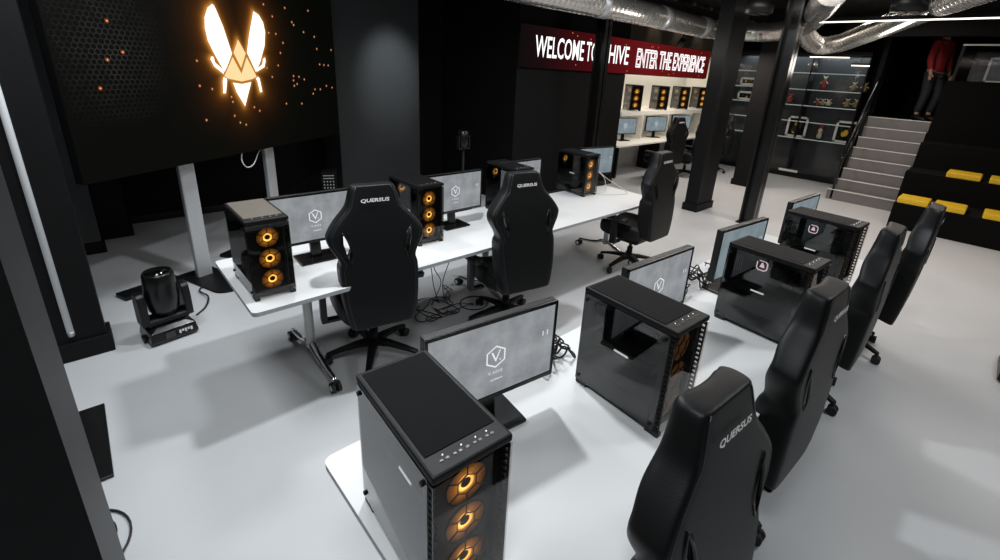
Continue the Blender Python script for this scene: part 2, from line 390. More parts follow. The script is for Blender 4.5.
SPARKS = [(0.379, 1.062), (0.327, 0.811), (0.442, 0.865), (0.239, 0.625), (1.036, 0.825), (1.024, 0.626), (1.144, 0.597), (1.977, 1.264), (2.039, 0.929), (1.988, 0.807), (1.339, 0.523), (1.345, 0.354), (1.874, 1.359), (2.171, 1.365), (1.903, 1.108), (2.001, 1.106), (2.092, 1.028), (2.259, 1.24), (2.283, 1.215), (2.435, 1.158), (2.614, 1.124), (2.642, 0.997), (2.672, 0.832), (2.752, 0.826), (2.835, 0.824), (2.205, 0.703), (2.201, 0.603), (2.25, 0.621), (2.376, 0.668), (2.549, 0.557), (2.51, 0.511), (2.648, 0.555), (2.77, 0.592), (2.881, 0.569), (2.05, 0.424), (2.296, 0.411), (1.596, 0.416), (1.66, 0.377), (1.466, 0.261), (1.4, 0.287), (1.036, 0.342), (1.884, 0.696), (1.824, 0.78), (1.347, 0.479), (2.54, 1.383), (2.914, 0.999), (2.198, 0.659), (2.29, 0.695)]
def seg_dist(P, a, b):
    a = np.array(a); b = np.array(b); ab = b-a; t = np.clip(((P-a)@ab)/(ab@ab+1e-12), 0, 1)
    return np.linalg.norm(P-(a+t[:, None]*ab), axis=1)
NX, NY = 260, 158
us = np.linspace(0, SW, NX); vs_ = np.linspace(0, SH, NY)
G = np.array([(u, v) for v in vs_ for u in us])
D = np.full(len(G), 9.)
for pg in LOGO_W+LOGO_C:
    for i in range(len(pg)): D = np.minimum(D, seg_dist(G, pg[i], pg[(i+1) % len(pg)]))
g1 = np.exp(-D/.018)[:, None]*np.array([.55, .22, .035]) + np.exp(-D/.10)[:, None]*np.array([.10, .03, .003])
g1 += np.array([.0016, .0020, .0013])
ds = np.full(len(G), 9.)
me = bpy.data.meshes.new('screen_image')
verts = [(u, -.004, v) for u, v in G]; faces = [(j*NX+i, j*NX+i+1, (j+1)*NX+i+1, (j+1)*NX+i) for j in range(NY-1) for i in range(NX-1)]
cols = [tuple(c) for c in g1]
hx = .022
r0 = 0
v0 = .30
while v0 < 1.40:                       # faint honeycomb, strongest at the left
    u0 = .03 + (hx*.866 if r0 % 2 else 0)
    while u0 < .95:
        fade = max(0, 1-abs(v0-.9)/.6)*max(0, 1-abs(u0-.34)/.5)
        if fade > .05:
            P = [(u0+hx*.95*math.sin(k*PI/3), v0+hx*.95*math.cos(k*PI/3)) for k in range(6)]; Q = [(u0+hx*.82*math.sin(k*PI/3), v0+hx*.82*math.cos(k*PI/3)) for k in range(6)]
            n0 = len(verts)
            verts += [(a, -.006, c) for a, c in P+Q]; k_ = .05*fade*random.uniform(.5, 1.2)
            cols += [(k_, k_*.93, k_*.85)]*12
            faces += [(n0+k, n0+(k+1) % 6, n0+6+(k+1) % 6, n0+6+k) for k in range(6)]
        u0 += hx*1.732
    v0 += hx*1.5; r0 += 1
for i, (u, v) in enumerate(SPARKS):
    for rr, c in ((.016, (.16, .045, .01)), (.006, (1.1, .42, .22) if i < 12 else (.75, .55, .35))):
        n0 = len(verts); verts += [(u+rr*math.cos(k*PI/4), -.008 if rr > .01 else -.009, v+rr*math.sin(k*PI/4)) for k in range(8)]
        cols += [c]*8; faces.append(tuple(range(n0, n0+8)))
me.from_pydata(verts, [], faces)
at = me.color_attributes.new('glow', 'FLOAT_COLOR', 'POINT')
at.data.foreach_set('color', np.array([(*c, 1.) for c in cols], dtype=np.float32).ravel())
me.materials.append(attr_emit('led_image'))
o = bpy.data.objects.new('screen_image', me); COL.objects.link(o); o.parent = scr
b = B()
for pg in LOGO_W: b.poly([(u, -.014, v) for u, v in pg])
b.mi = 1
for pg in LOGO_C: b.poly([(u, -.014, v) for u, v in pg])
e_ = b.build('emblem', [emit('emblem_white', (1., .95, .82), 1.6), emit('emblem_cream', (1., .72, .36), 1.05)], o, norm=False)

def stand(x, y, yaw, label, tall=1.9):
    t = thing('screen_stand', label, 'stand', (x, y, 0), yaw)
    b = B(); b.box((0, 0, tall/2), (.13, .05, tall), bev=.012); b.build('post', M['alu'], t)
    b = B()
    pts = [(-.15, .18), (-.15, -.38)] + [(-.15+.30*(1-math.cos(k*PI/8))/2, -.38-.13*math.sin(k*PI/8)) for k in range(1, 8)] + [(.15, -.38), (.15, .18)]
    b.poly([(p[0], p[1], 0) for p in pts], thick=.018)
    b.build('base_plate', M['black_metal'], t, bev=.004)
    b = B(); b.bb(-.62, -.16, .04, .2, 0, .035, bev=.006); b.build('base_arm', M['black_metal'], t)
    return t
stand(.62, 4.82, R(20), 'pale metal screen stand with rounded black foot plate')
stand(1.46, 5.42, R(33.7), 'pale metal screen stand behind the desk, grey cable beside it')
# screens's hanging cable
def spline(pts, n=8):
    P = [Vector(p) for p in pts]; P = [P[0]*2-P[1]] + P + [P[-1]*2-P[-2]]; out = []
    for i in range(1, len(P)-2):
        for k in range(n):
            t = k/n; a, b_, c, d = P[i-1:i+3]
            out.append(.5*((2*b_) + (-a+c)*t + (2*a-5*b_+4*c-d)*t*t + (-a+3*b_-3*c+d)*t**3))
    out.append(P[-2]); return out
b = B(); b.tube(spline([(1.12, 4.98, 1.15), (1.10, 4.97, 1.05), (1.14, 5.0, .97), (1.22, 5.06, .98), (1.32, 5.2, 1.08), (1.40, 5.3, 1.1)]), .006, n=6)
tag(b.build('hanging_cable', M['cable_white']), 'thin grey cable looping below the screen to the rear stand', 'cable')

# ------------------------------------------------------------------ gaming chair
def chair_proto(label):
    t = thing('gaming_chair', label, 'chair', (0, 0, 0))
    lv = [(.425, .190, .10), (.44, .205, .13), (.50, .218, .165), (.62, .238, .18), (.74, .244, .175), (.82, .246, .17), (.845, .236, .155), (.865, .232, .15), (.90, .245, .15), (.97, .285, .145), (1.01, .295, .135), (1.035, .298, .13), (1.06, .288, .125),
          (1.12, .248, .115), (1.18, .196, .105), (1.215, .168, .10), (1.28, .152, .09), (1.32, .142, .085), (1.345, .132, .08), (1.355, .118, .06)]
    lv = [(z if z < .9 else .9+(z-.9)*.925, w, d if z < 1.1 else d+.02) for z, w, d in lv]
    def yr(z): return -.33+.15*max(0, (z-.43)/.89)**1.4
    rings = []
    for z, w, d in lv:
        y = yr(z); c = .07 if .5 < z < 1.1 else d*.85; iw = min(.09, w*.45)
        half = [(w*.5, y), (w-.022, y+.001), (w-.004, y+.010), (w, y+.035), (w, y+d-.03), (w-.02, y+d), (w-iw*.7, y+d-.01), (w-iw, y+c+.01), (w*.3, y+c)]
        ring = [(p[0], p[1], z) for p in half] + [(-p[0], p[1], z) for p in reversed(half)]
        rings.append(ring)
    b = B(); b.loft(rings); bk = b.build('backrest', M['leather'], t)
    md = bk.modifiers.new('s', 'SUBSURF'); md.levels = md.render_levels = 2
    # belt openings cut right through
    def loz(s, k=1.): return [(s*.175, .87), (s*.160, .93), (s*.178, 1.0), (s*.205, 1.05), (s*.212, .99), (s*.198, .92)] if k == 1 else None
    cb = B()
    for s in (-1, 1):
        q = loz(s); cb.poly([(p[0], -.6, p[1]) for p in q], thick=.8, d=(0, 1, 0))
    cut = cb.build('cut', M['leather'], t)
    bo = bk.modifiers.new('b', 'BOOLEAN'); bo.operation = 'DIFFERENCE'; bo.object = cut; bo.solver = 'EXACT'
    dg = bpy.context.evaluated_depsgraph_get(); dg.update()
    nm = bpy.data.meshes.new_from_object(bk.evaluated_get(dg))
    bk.modifiers.clear(); bk.data = nm; bpy.data.objects.remove(cut)
    for p in nm.polygons: p.use_smooth = True
    from mathutils.bvhtree import BVHTree
    bt = BVHTree.FromPolygons([v.co for v in nm.vertices], [p.vertices for p in nm.polygons])
    def back(x, z, off=.001):
        h = bt.ray_cast(Vector((x, -2, z)), Vector((0, 1, 0)))
        if h[0] is None or h[0].y > -.2: return yr(z)-off
        return h[0].y-off
    for s in (-1, 1):                                  # glossy surrounds of the openings
        b = B(); cx = s*.188; q = [(cx+(p[0]-cx)*1.12, .96+(p[1]-.96)*1.06) for p in loz(s)]
        b.tube([(p[0], back(p[0], p[1], -.002), p[1]) for p in q], .008, n=6, closed=True); b.build('opening_trim', M['gloss_black'], bk)
    b = B()
    for s in (-1, 1):
        b.tube([(s*(w-.028), back(s*(w-.028), z, -.0015), z) for z, w, d in lv[1:-1]], .0032, n=5)
    b.build('piping', M['piping'], bk)
    b = B(); me_ = text_mesh('QUERSUS', w=.172, h=.026, bold=.03, shear=.15); b.mesh(me_, Matrix.Translation((0, (back(0, 1.18)+back(0, 1.22))/2-.004, 1.232)) @ Matrix.Rotation(PI/2+math.atan((back(0, 1.22)-back(0, 1.18))/.04)*-1, 4, 'X'))
    b.build('embroidery', M['stitch'], bk)['label'] = 'white embroidered lettering on headrest'
    # seat
    rg = []
    for y, w, zt, zb in [(-.235, .20, .47, .40), (-.20, .235, .50, .375), (0, .255, .51, .365), (.18, .255, .51, .365), (.27, .245, .50, .38), (.30, .21, .47, .40)]:
        half = [(0, zb), (w*.7, zb), (w-.02, zb+.02), (w, zb+.06), (w-.01, zt+.035), (w-.05, zt+.045), (w-.10, zt), (0, zt-.005)]
        rg.append([(p[0], y, p[1]) for p in half] + [(-p[0], y, p[1]) for p in reversed(half[1:-1])])
    B().loft(rg).build('seat', M['leather'], t, sub=2)
    b = B(); b.bb(-.13, .13, -.16, .16, .335, .375, bev=.01); b.bb(-.06, .06, -.10, .14, .29, .34, bev=.01)
    b.cyl((.06, .05, .33), (.30, .08, .33), .008); b.ball((.31, .08, .33), .016)
    b.build('tilt_mechanism', M['black_plastic'], t)
    b = B(); b.cyl((0, 0, .10), (0, 0, .24), .03); b.cyl((0, 0, .24), (0, 0, .31), .017); b.build('gas_lift', M['black_metal'], t)
    for s in (-1, 1):
        b = B(); b.bb(s*.315-.020, s*.315+.020, .0, .075, .34, .60, bev=.012); b.bb(s*.20, s*.33, .01, .06, .335, .36, bev=.006)
        a = b.build('armrest', M['black_plastic'], t)
        rgs = [[(s*.315+p[0]*.45, y, .605+p[1]) for p in ((-.09*k, 0), (.09*k, 0), (.10*k, .02), (.08*k, .032), (-.08*k, .032), (-.10*k, .02))] for y, k in ((-.10, .6), (-.08, .9), (0, 1), (.14, 1), (.175, .7))]
        B().loft(rgs).build('arm_pad', M['rubber'], a)
    for k in range(5):
        a = R(90+72*k+14); ca, sa = math.cos(a), math.sin(a)
        b = B()
        rr = []
        for d_, w_, z_, h_ in ((.03, .034, .13, .045), (.12, .028, .125, .035), (.24, .022, .105, .026), (.325, .018, .085, .022)):
            rr.append([Vector((d_*ca - q*sa, d_*sa + q*ca, z_+h)) for q, h in ((-w_, -h_/2), (w_, -h_/2), (w_, h_/3), (w_*.6, h_/2), (-w_*.6, h_/2), (-w_, h_/3))])
        b.loft(rr, smooth=False)
        l = b.build('leg', M['black_metal'], t, bev=.003)
        b = B(); c = Vector((.325*ca, .325*sa, .031)); tn = Vector((-sa, ca, 0)); a2 = a+random.uniform(-1, 1); tn = Vector((-math.sin(a2), math.cos(a2), 0))
        for s in (-1, 1): b.cyl(c+tn*(s*.010), c+tn*(s*.030), .030, n=20)
        b.cyl(c+tn*-.01, c+tn*.01, .012); b.cyl(c, c+Vector((0, 0, .055)), .008); b.cyl(c+tn*-.012+Vector((0, 0, .0)), c+tn*.012, .026)
        b.build('caster', M['rubber'], l)
    b = B(); b.cyl((0, 0, .095), (0, 0, .155), .045, .038, n=20); b.build('base_hub', M['black_metal'], t)
    return t
G_CH = 'black gaming chairs at the two white tables'
ch = chair_proto('black gaming chair, back turned, at left end of rear table')
ch.location = (1.275, 2.69, 0); ch.rotation_euler.z = R(-12); ch['group'] = G_CH
chairs = [
 ((2.36, 2.48), -12, 0, 'black gaming chair, back turned, midway along the rear table', G_CH),
 ((4.24, 2.50), 1, 5, 'black gaming chair at right end of the rear table', G_CH),
 ((1.11, .50), -4, 2, 'black gaming chair nearest the camera, large white QUERSUS lettering on back', G_CH),
 ((2.10, .57), -3, 8, 'second black gaming chair along the front table, counted from the camera', G_CH),
 ((3.40, .58), 0, 10, 'third black gaming chair along the front table, before the farthest one', G_CH),
 ((4.36, .51), 0, 12, 'farthest black gaming chair of the front table, near yellow cushions', G_CH),
 ((8.55, 4.62), -8, 8, 'black gaming chair pulled up to the white alcove desk', None),
 ((9.55, 4.60), 6, 8, 'black gaming chair half hidden behind the wide pillar at alcove', None),
 ((10.75, 4.55), 28, 8, 'black gaming chair between the two rear pillars', None)]
for (x, y), a, rec, lab, g in chairs:
    c = dup(ch, lab, (x, y, 0), R(a), g)
    if not g and 'group' in c: del c['group']
    for o_ in COL.objects:                            # recline of the back, hinged at the seat
        if o_.parent == c and o_.name.split('.')[0] == 'backrest':
            pv = Vector((0, -.28, .45)); Rm = Matrix.Rotation(R(rec), 3, 'X'); o_.rotation_euler.x = R(rec); o_.location = pv - Rm @ pv
    if y < 1:                                         # front row chairs are set lower on their gas lifts
        for o_ in COL.objects:
            if o_.parent == c and o_.name.split('.')[0] in ('backrest', 'seat', 'armrest', 'tilt_mechanism'): o_.location.z -= .055

# ------------------------------------------------------------------ tables
def table(label, x0, x1, y0, y1, legx, mats=None):
    cx, cy = (x0+x1)/2, (y0+y1)/2; t = thing('long_table', label, 'table', (cx, cy, 0))
    hx_, hy = (x1-x0)/2, (y1-y0)/2
    b = B(); r = .03; pts = []
    for (sx, sy, a0) in ((1, 1, 0), (-1, 1, 90), (-1, -1, 180), (1, -1, 270)):
        for k in range(5):
            a = R(a0+22.5*k); pts.append((sx*(hx_-r)+r*math.cos(a), sy*(hy-r)+r*math.sin(a), .705))
    b.poly(pts, thick=.025)
    for f in b.bm.faces:
        f.normal_update()
        if abs(f.normal.z) < .5: f.material_index = 1
    b.build('tabletop', [M['white_top'], M['white_edge']], t)
    B().bb(-hx_+.35, hx_-.35, hy*.35, hy*.35+.10, .60, .66).build('cable_tray', M['black_metal'], t)
    b = B(); b.bb(-hx_+.3, hx_-.3, -.025, .025, .665, .705); b.build('crossbar', M['alu'], t)
    for lx in legx:
        X = lx-cx; b = B()
        b.cyl((X, 0, .14), (X, 0, .70), .03, n=20); b.bb(X-.04, X+.04, -.3, .3, .685, .706)
        l = b.build('leg', M['white_plastic'], t)
        for s in (-1, 1):
            b = B(); b.tube([(X, s*y, z) for y, z in ((.0, .17), (.05, .165), (.12, .13), (.22, .105), (.33, .09), (.385, .085))], [.03, .03, .026, .022, .02, .016], n=10, flat=.7)
            f_ = b.build('foot', M['chrome'], l)
            b = B(); c = Vector((X, s*.385, .036))
            for q in (-1, 1): b.cyl(c+Vector((q*.008, 0, 0)), c+Vector((q*.030, 0, 0)), .035, n=20)
            b.cyl(c, c+Vector((0, 0, .05)), .009)
            b.mi = 1
            for q in (-1, 1): b.cyl(c+Vector((q*.030, 0, 0)), c+Vector((q*.032, 0, 0)), .018, n=16)
            b.build('caster', [M['rubber'], M['white_plastic']], f_)
    return t
table('long white table of the rear row, on polished castor legs', .49, 4.64, 2.44, 3.30, [.90, 2.45, 4.30])
table('long white table in front, holding the four nearest computers', .40, 4.42, .375, 1.285, [.80, 2.4, 4.05])

# ------------------------------------------------------------------ monitors
def hexlogo(b, cx, cz, r, y):
    for k in range(6):
        a, c = k*PI/3, (k+1)*PI/3
        P = [(cx+q*math.sin(w), y, cz+q*math.cos(w)) for q, w in ((r, a), (r, c), (r*.86, c), (r*.86, a))]; b.poly(P)
    b.poly([(cx-.45*r, y, cz+.45*r), (cx-.28*r, y, cz+.45*r), (cx+.05*r, y, cz-.3*r), (cx-.02*r, y, cz-.45*r)])
    b.poly([(cx+.02*r, y, cz-.45*r), (cx-.02*r, y, cz-.2*r), (cx+.32*r, y, cz+.55*r), (cx+.42*r, y, cz+.55*r)])
    b.poly([(cx+.34*r, y, cz-.28*r), (cx+.46*r, y, cz-.28*r), (cx+.46*r, y, cz-.4*r), (cx+.34*r, y, cz-.4*r)])
def monitor_proto(label, mat):
    t = thing('monitor', label, 'monitor')
    W, H, z0 = .555, .335, .135
    b = B(); b.box((0, .018, z0+H/2), (W, .036, H), bev=.006); b.box((0, .05, z0+H*.5), (W*.6, .04, H*.55), bev=.015); b.build('housing', M['black_plastic'], t)
    b = B()
    for x0, x1, za, zb in ((-W/2, W/2, z0+H-.014, z0+H), (-W/2, W/2, z0, z0+.018), (-W/2, -W/2+.012, z0, z0+H), (W/2-.012, W/2, z0, z0+H)): b.bb(x0, x1, -.006, .002, za, zb, bev=.002)
    b.build('bezel', M['gloss_black'], t)
    b = B(); b.poly([(-W/2+.012, -.002, z0+.018), (W/2-.012, -.002, z0+.018), (W/2-.012, -.002, z0+H-.014), (-W/2+.012, -.002, z0+H-.014)])
    s = b.build('screen', mat, t, norm=False)
    b = B(); cz = z0+H*.53; hexlogo(b, 0, cz, .047, -.0035)
    b.mesh(text_mesh('V.HIVE', w=.062, h=.013, spacing=1.25), face_xz(0, -.0035, cz-.066))
    b.mesh(text_mesh('11', w=.026, h=.020), face_xz(.225, -.0035, cz+.03))
    b.mesh(text_mesh('QUERSUS', w=.052, h=.008, bold=.02), face_xz(0.006, -.0035, cz-.098))
    b.build('screen_logo', M['logo_white'], s, norm=False)
    b = B(); b.box((0, .055, .08), (.07, .03, .16), bev=.006, rx=R(-6)); b.build('neck', M['gloss_black'], t)
    b = B(); b.box((0, .04, .008), (.25, .19, .016), bev=.006); b.build('foot', M['gloss_black'], t)
    return t
TZ = .73
m1 = monitor_proto('monitor with large V hexagon logo beside the nearest computer', M['screen'])
m1.location = (.95, 1.035, TZ); m1.rotation_euler.z = R(-8)
mons = [((1.975, .975), -4, 'monitor with V hexagon logo right behind second front computer'),
 ((2.92, .94), -6.5, 'blue-grey lit monitor between second and third front computers', 1),
 ((4.08, .925), -4, 'farthest front monitor, nearly hidden by the last computer', 1),
 ((1.03, 2.94), -1, 'rear table monitor behind the leftmost chair, V logo showing'),
 ((2.19, 2.98), 0, 'rear table monitor right of the second amber-lit computer'),
 ((3.06, 3.10), 0, 'grey rear table monitor partly behind the middle chair'),
 ((4.50, 3.28), -10, 'pale blue monitor at right end of the rear table', 1)]
mb = dup(m1, parent=None)
for o in [o for o in COL.objects if o.parent == mb]:
    if o.name.startswith('screen'): o.data = o.data.copy(); o.data.materials[0] = M['screen_blue']
first_blue = True
for m_ in mons:
    (x, y), a, lab = m_[:3]
    if len(m_) > 3:
        if first_blue: mb['label'] = lab; mb.location = (x, y, TZ); mb.rotation_euler.z = R(a); first_blue = False
        else: dup(mb, lab, (x, y, TZ), R(a))
    else: dup(m1, lab, (x, y, TZ), R(a))

# ------------------------------------------------------------------ computers
PW, PD, PH = .221, .43, .465
M['fan_dim'] = emit('dim_fan', (.05, .022, .008), 1.)
def pc_proto(label, topmat, badge=False, fanm='fan'):
    t = thing('computer_tower', label, 'computer')
    hw, hd = PW/2, PD/2
    z0 = .018
    b = B(); b.bb(-hw+.004, hw-.004, -hd+.03, hd, z0, z0+.02)                      # floor
    b.bb(-hw+.004, hw-.004, -hd+.03, hd, PH-.045, PH-.022)                          # roof frame
    b.bb(-hw+.004, hw-.004, hd-.012, hd, z0, PH-.03)                                # rear
    for x in (-hw+.012, hw-.012): b.bb(x-.008, x+.008, -hd+.03, -hd+.05, z0, PH-.03)
    b.bb(hw-.03, hw-.026, -hd+.04, hd-.01, z0, PH-.03)                              # board tray
    b.bb(-hw+.02, hw-.02, -hd+.052, -hd+.056, z0+.02, PH-.04)                         # fan wall
    b.build('chassis', M['black_metal'], t)
    b = B(); b.box((0, 0, PH-.011), (PW, PD, .022), bev=.006); tp = b.build('top_panel', M['black_metal'], t)
    b = B(); b.bb(-hw+.014, hw-.014, -hd+.06, hd-.014, PH-.0005, PH+.002); b.build('dust_filter', topmat, tp)
    b = B()
    for i, x in enumerate((-.07, -.055, -.035, -.02, 0, .02, .035, .055, .07)): b.bb(x-.004, x+.004, -hd+.032-.003, -hd+.032+.003, PH, PH+.0015)
    b.mi = 1
    for i, x in enumerate((-.06, -.01, .03, .062)): b.cyl((x, -hd+.045, PH), (x, -hd+.045, PH+.002), .0016, n=8)
    b.build('port', [M['steel_dark'], M['ledwhite']], tp)
    b = B(); b.bb(-hw, hw, -hd, -hd+.004, z0+.004, PH-.026); b.build('front_glass', M['glass_front'], t)
    b = B(); b.bb(-hw, -hw+.004, -hd+.026, hd-.004, z0+.004, PH-.026); g = b.build('side_glass', M['glass_side'], t)
    for y in (-hd+.045, hd-.02):
        for z in (.045, PH-.05): b = B(); b.cyl((-hw-.006, y, z), (-hw, y, z), .007, n=12); b.build('thumbscrew', M['black_metal'], g)
    b = B(); b.bb(hw-.004, hw, -hd+.026, hd-.004, z0+.004, PH-.026); b.build('side_panel', M['glass_side'], t)
    b = B()
    for s in (-1, 1):
        b.bb(s*hw-.002*s, s*(hw-.007), -hd+.004, -hd+.009, z0+.01, PH-.03); b.bb(s*hw-.002*s, s*(hw-.007), -hd+.022, -hd+.028, z0+.01, PH-.03)
        n = 20
        for k in range(n):
            z = z0+.02+k*(PH-.075)/(n-1); b.bb(s*(hw-.002), s*(hw-.012), -hd+.006, -hd+.026, z-.0035, z+.0035)
    b.build('side_grille', M['black_metal'], t)
    b = B(); b.bb(-hw+.004, hw-.03, -hd+.06, hd-.012, z0+.02, z0+.10); b.build('power_shroud', M['black_plastic'], t)
    b = B(); b.bb(hw-.034, hw-.030, -.09, hd-.02, .15, PH-.05)
    for i in range(4): b.bb(hw-.075, hw-.034, -.045-.010*i, -.041-.010*i, .29, .41)
    b.build('motherboard', M['pcb'], t)
    b = B(); b.bb(-.055, hw-.034, -.11, hd-.02, .195, .24, bev=.006); gp = b.build('graphics_card', M['black_plastic'], t)
    b = B(); b.bb(-.057, -.054, -.0, .07, .216, .224); b.build('light_bar', M['ledwhite'], gp)
    b = B(); b.cyl((hw-.034, .07, .345), (hw-.085, .07, .345), .036, n=20); cl = b.build('cooler', M['black_plastic'], t)
    if badge:
        b = B(); x = hw-.088
        oc = [(.030, .018), (.018, .030), (-.018, .030), (-.030, .018), (-.030, -.018), (-.018, -.030), (.018, -.030), (.030, -.018)]
        for k in range(8):
            (a0, b0), (a1, b1) = oc[k], oc[(k+1) % 8]
            b.poly([(x, .07+a0, .345+b0), (x, .07+a1, .345+b1), (x, .07+a1*.82, .345+b1*.82), (x, .07+a0*.82, .345+b0*.82)], thick=.002, d=(-1, 0, 0))
        b.poly([(x, .07-.014, .335), (x, .07+.014, .335), (x, .07+.004, .362), (x, .07-.004, .362)], thick=.002, d=(-1, 0, 0))
        b.build('badge_light', M['badge'], cl)
    b = B()
    for r_ in range(13):
        for c_ in range(4): b.bb(-.05, -.048, hd-.035-c_*.011, hd-.029-c_*.011, .30+r_*.009, .3045+r_*.009)
    b.build('perforated_plate', M['alu'], t)
    b = B(); cbl = [spline([(hw-.05, -.12, .40), (-.0, -.10, .36), (hw-.06, -.06, .30), (.02, -.03, .25)]), spline([(hw-.05, -.12, .14), (.02, -.13, .2), (hw-.06, -.09, .28)]), spline([(hw-.09, .08, .36), (0, .12, .40), (.02, 0, .42), (.0, -.12, .38)])]
    for c in cbl: b.tube(c, .005, n=6)
    b.build('inner_cable', M['cable'], t)
    for i, z in enumerate((.352, .228, .104)):
        b = B(); n = 40
        b.poly([(.058*math.cos(2*PI*k/n), 0, .058*math.sin(2*PI*k/n)) for k in range(n)])
        f = b.build('fan', M[fanm], t, loc=(0, -hd+.036, z), norm=False)
        b = B()
        hx6 = [(.030*math.cos(R(60*k+30)), -.006, .030*math.sin(R(60*k+30))) for k in range(6)]
        b.tube(hx6, .0022, n=4, closed=True)
        for k in range(6):
            w = R(60*k+30); b.tube([(.030*math.cos(w), -.006, .030*math.sin(w)), (.058*math.cos(w), -.006, .058*math.sin(w))], .0022, n=4)
        b.tube([(.059*math.cos(2*PI*k/24), -.004, .059*math.sin(2*PI*k/24)) for k in range(24)], .003, n=5, closed=True)
        b.build('fan_guard', M['matte'], f)
    b = B(); b.poly([(.04*math.cos(2*PI*k/24), 0, .04*math.sin(2*PI*k/24)) for k in range(24)]); b.build('rear_fan', M['fan'] if fanm == 'fan' else M['pcb'], t, loc=(-.01, hd-.02, .36))
    for sx in (-1, 1):
        for sy in (-1, 1): B().bb(sx*hw*.86-.014, sx*hw*.86+.014, sy*hd*.84-.03, sy*hd*.84+.03, 0, z0+.002, bev=.004).build('rubber_foot', M['rubber'], t)
    return t
pA = pc_proto('computer tower with reflected light painted on its top at left end of rear table', M['mesh_top_lit'])
pA.location = (.646, 2.778, TZ)
p1 = pc_proto('large nearest computer tower showing three amber fans, front table corner', M['mesh_top'])
p1.location = (.535, .832, TZ); p1.rotation_euler.z = R(-3.7)
p2 = pc_proto('second computer tower of front row with white glow inside', M['mesh_top'], fanm='fan_dim')
p2.location = (1.507, .788, TZ); p2.rotation_euler.z = R(-3.2)
p3 = pc_proto('third front-row computer tower with small pinkish badge light inside', M['mesh_top'], badge=True, fanm='fan_dim')
p3.location = (2.598, .650, TZ); p3.rotation_euler.z = R(-4.2)
dup(p3, 'farthest front-row computer tower, small badge light inside, beyond the third', (3.640, .675, TZ), R(-4.5))
dup(p1, 'computer tower with three amber fans right of the leftmost chair', (1.81, 2.97, TZ), 0)
dup(p1, 'computer tower half hidden behind the middle chair of rear table', (2.86, 3.05, TZ), R(-3))
dup(p1, 'computer tower at right end of rear table beside the pale blue monitor', (4.06, 3.20, TZ), R(-2))

# ------------------------------------------------------------------ alcove furniture
AY = 5.42
b = B(); t = thing('alcove_desk', 'cream built-in desk inside the lit alcove', 'desk', (9.55, 5.48, 0))
B().bb(-2.0, 2.04, -.46, .46, .70, .735, bev=.006).build('worktop', M['white_paint'], t)
for x in (-1.95, -.50, .60, 1.7): B().bb(x-.02, x+.02, .0, .44, .735, 1.295).build('divider', M['white_paint'], t)
for x in (-1.6, 0, 1.6): B().bb(x-.03, x+.03, -.2, .3, 0, .70).build('leg', M['black_metal'], t)
for i, (x, a) in enumerate(((8.30, -8), (9.52, -10), (10.66, -10))):
    dup(mb, ['small blue monitor at left of the alcove desk', 'small blue monitor in the middle of the alcove desk', 'small blue monitor at right of the alcove desk'][i], (x, AY, .735), R(a-12))
for i, x in enumerate((8.28, 9.30, 10.22, 11.15)):
    c = dup(p1, ['computer tower on the alcove shelf, leftmost', 'computer tower on the alcove shelf, second from left', 'computer tower on the alcove shelf, third from left', 'computer tower on the alcove shelf, partly behind the pillar'][i], (x, 5.32, 1.375), R(-38))
    c.scale = (1.05, 1.05, 1.05)

# ------------------------------------------------------------------ sign
sg = thing('welcome_sign', 'long red and black illuminated sign with white welcome lettering', 'sign', (4.80, 5.0, 2.06))
B().bb(0, 5.86, .0, .05, 0, .575).build('panel', M['sign'], sg)
B().bb(-.01, 5.87, .05, .07, -.01, .585).build('backing', M['matte'], sg)
b = B()
for tx, xa, xb in (('WELCOME', .26, 1.38), ('TO', 1.44, 1.74), ('V.', 1.86, 2.03), ('HIVE', 2.06, 2.66)): b.mesh(text_mesh(tx, w=xb-xa, h=.30, bold=.012), face_xz((xa+xb)/2, -.006, .30))
b.build('lettering', emit('sign_white', (1, 1, 1), 1.3), sg, norm=False)
b = B(); b.mesh(text_mesh('ENTER THE EXPERIENCE', w=2.72, h=.34, outline=.03, bold=.0), face_xz(4.27, -.008, .285)); b.build('outline_lettering', emit('sign_outline', (1, .93, .93), 1.2), sg, norm=False)
b = B()
for i in range(16):
    x, z = random.uniform(.8, 5.6), random.choice((random.uniform(.03, .1), random.uniform(.48, .55))); b.poly([(x+.012*math.cos(k*PI/3), -.004, z+.012*math.sin(k*PI/3)) for k in range(6)])
b.build('spark', emit('sign_spark', (1., .25, .08), .8), sg, norm=False)

# ------------------------------------------------------------------ stairs
SX, SR, ST, Y0, Y1 = 10.33, .1905, .1722, 1.006, 1.965
t = thing('staircase', 'grey staircase of eight steps with metal nosings', 'stairs', (SX, (Y0+Y1)/2, 0))
hy = (Y1-Y0)/2
for k in range(8):
    ex = .09 if k == 0 else 0
    s_ = B().bb(k*ST, ST*3 if k == 0 else 7.9*ST, -hy, hy+ex-.004, 0 if k == 0 else k*SR, (k+1)*SR).build('step', M['stair'], t)
    B().bb(k*ST-.010, k*ST+.05, -hy, hy+ex, (k+1)*SR-.004, (k+1)*SR+.008).build('nosing', M['nosing'], s_)
t = thing('handrail', 'double black handrail on left side of the stairs', 'handrail', (SX, Y1, 0))
def hr(z0, z1, x0, x1, r): b = B(); b.tube([(x0, 0, z0), (x1, 0, z1)], r, n=8); return b
hr(.80, 2.56, .0, 1.62, .010).build('rail', M['nosing'], t); hr(.50, 2.22, .02, 1.64, .010).build('rail', M['nosing'], t)
hr(.86, 2.60, -.0, 1.60, .028).build('rail_cover', M['gloss_black'], t); hr(.56, 2.26, .02, 1.60, .022).build('rail_cover', M['gloss_black'], t)
for x in (.02, .5, 1.0, 1.42):
    B().bb(x-.02, x+.02, -.018, .018, max(0, x/ST*SR), .82+x*1.076).build('post', M['gloss_black'], t)

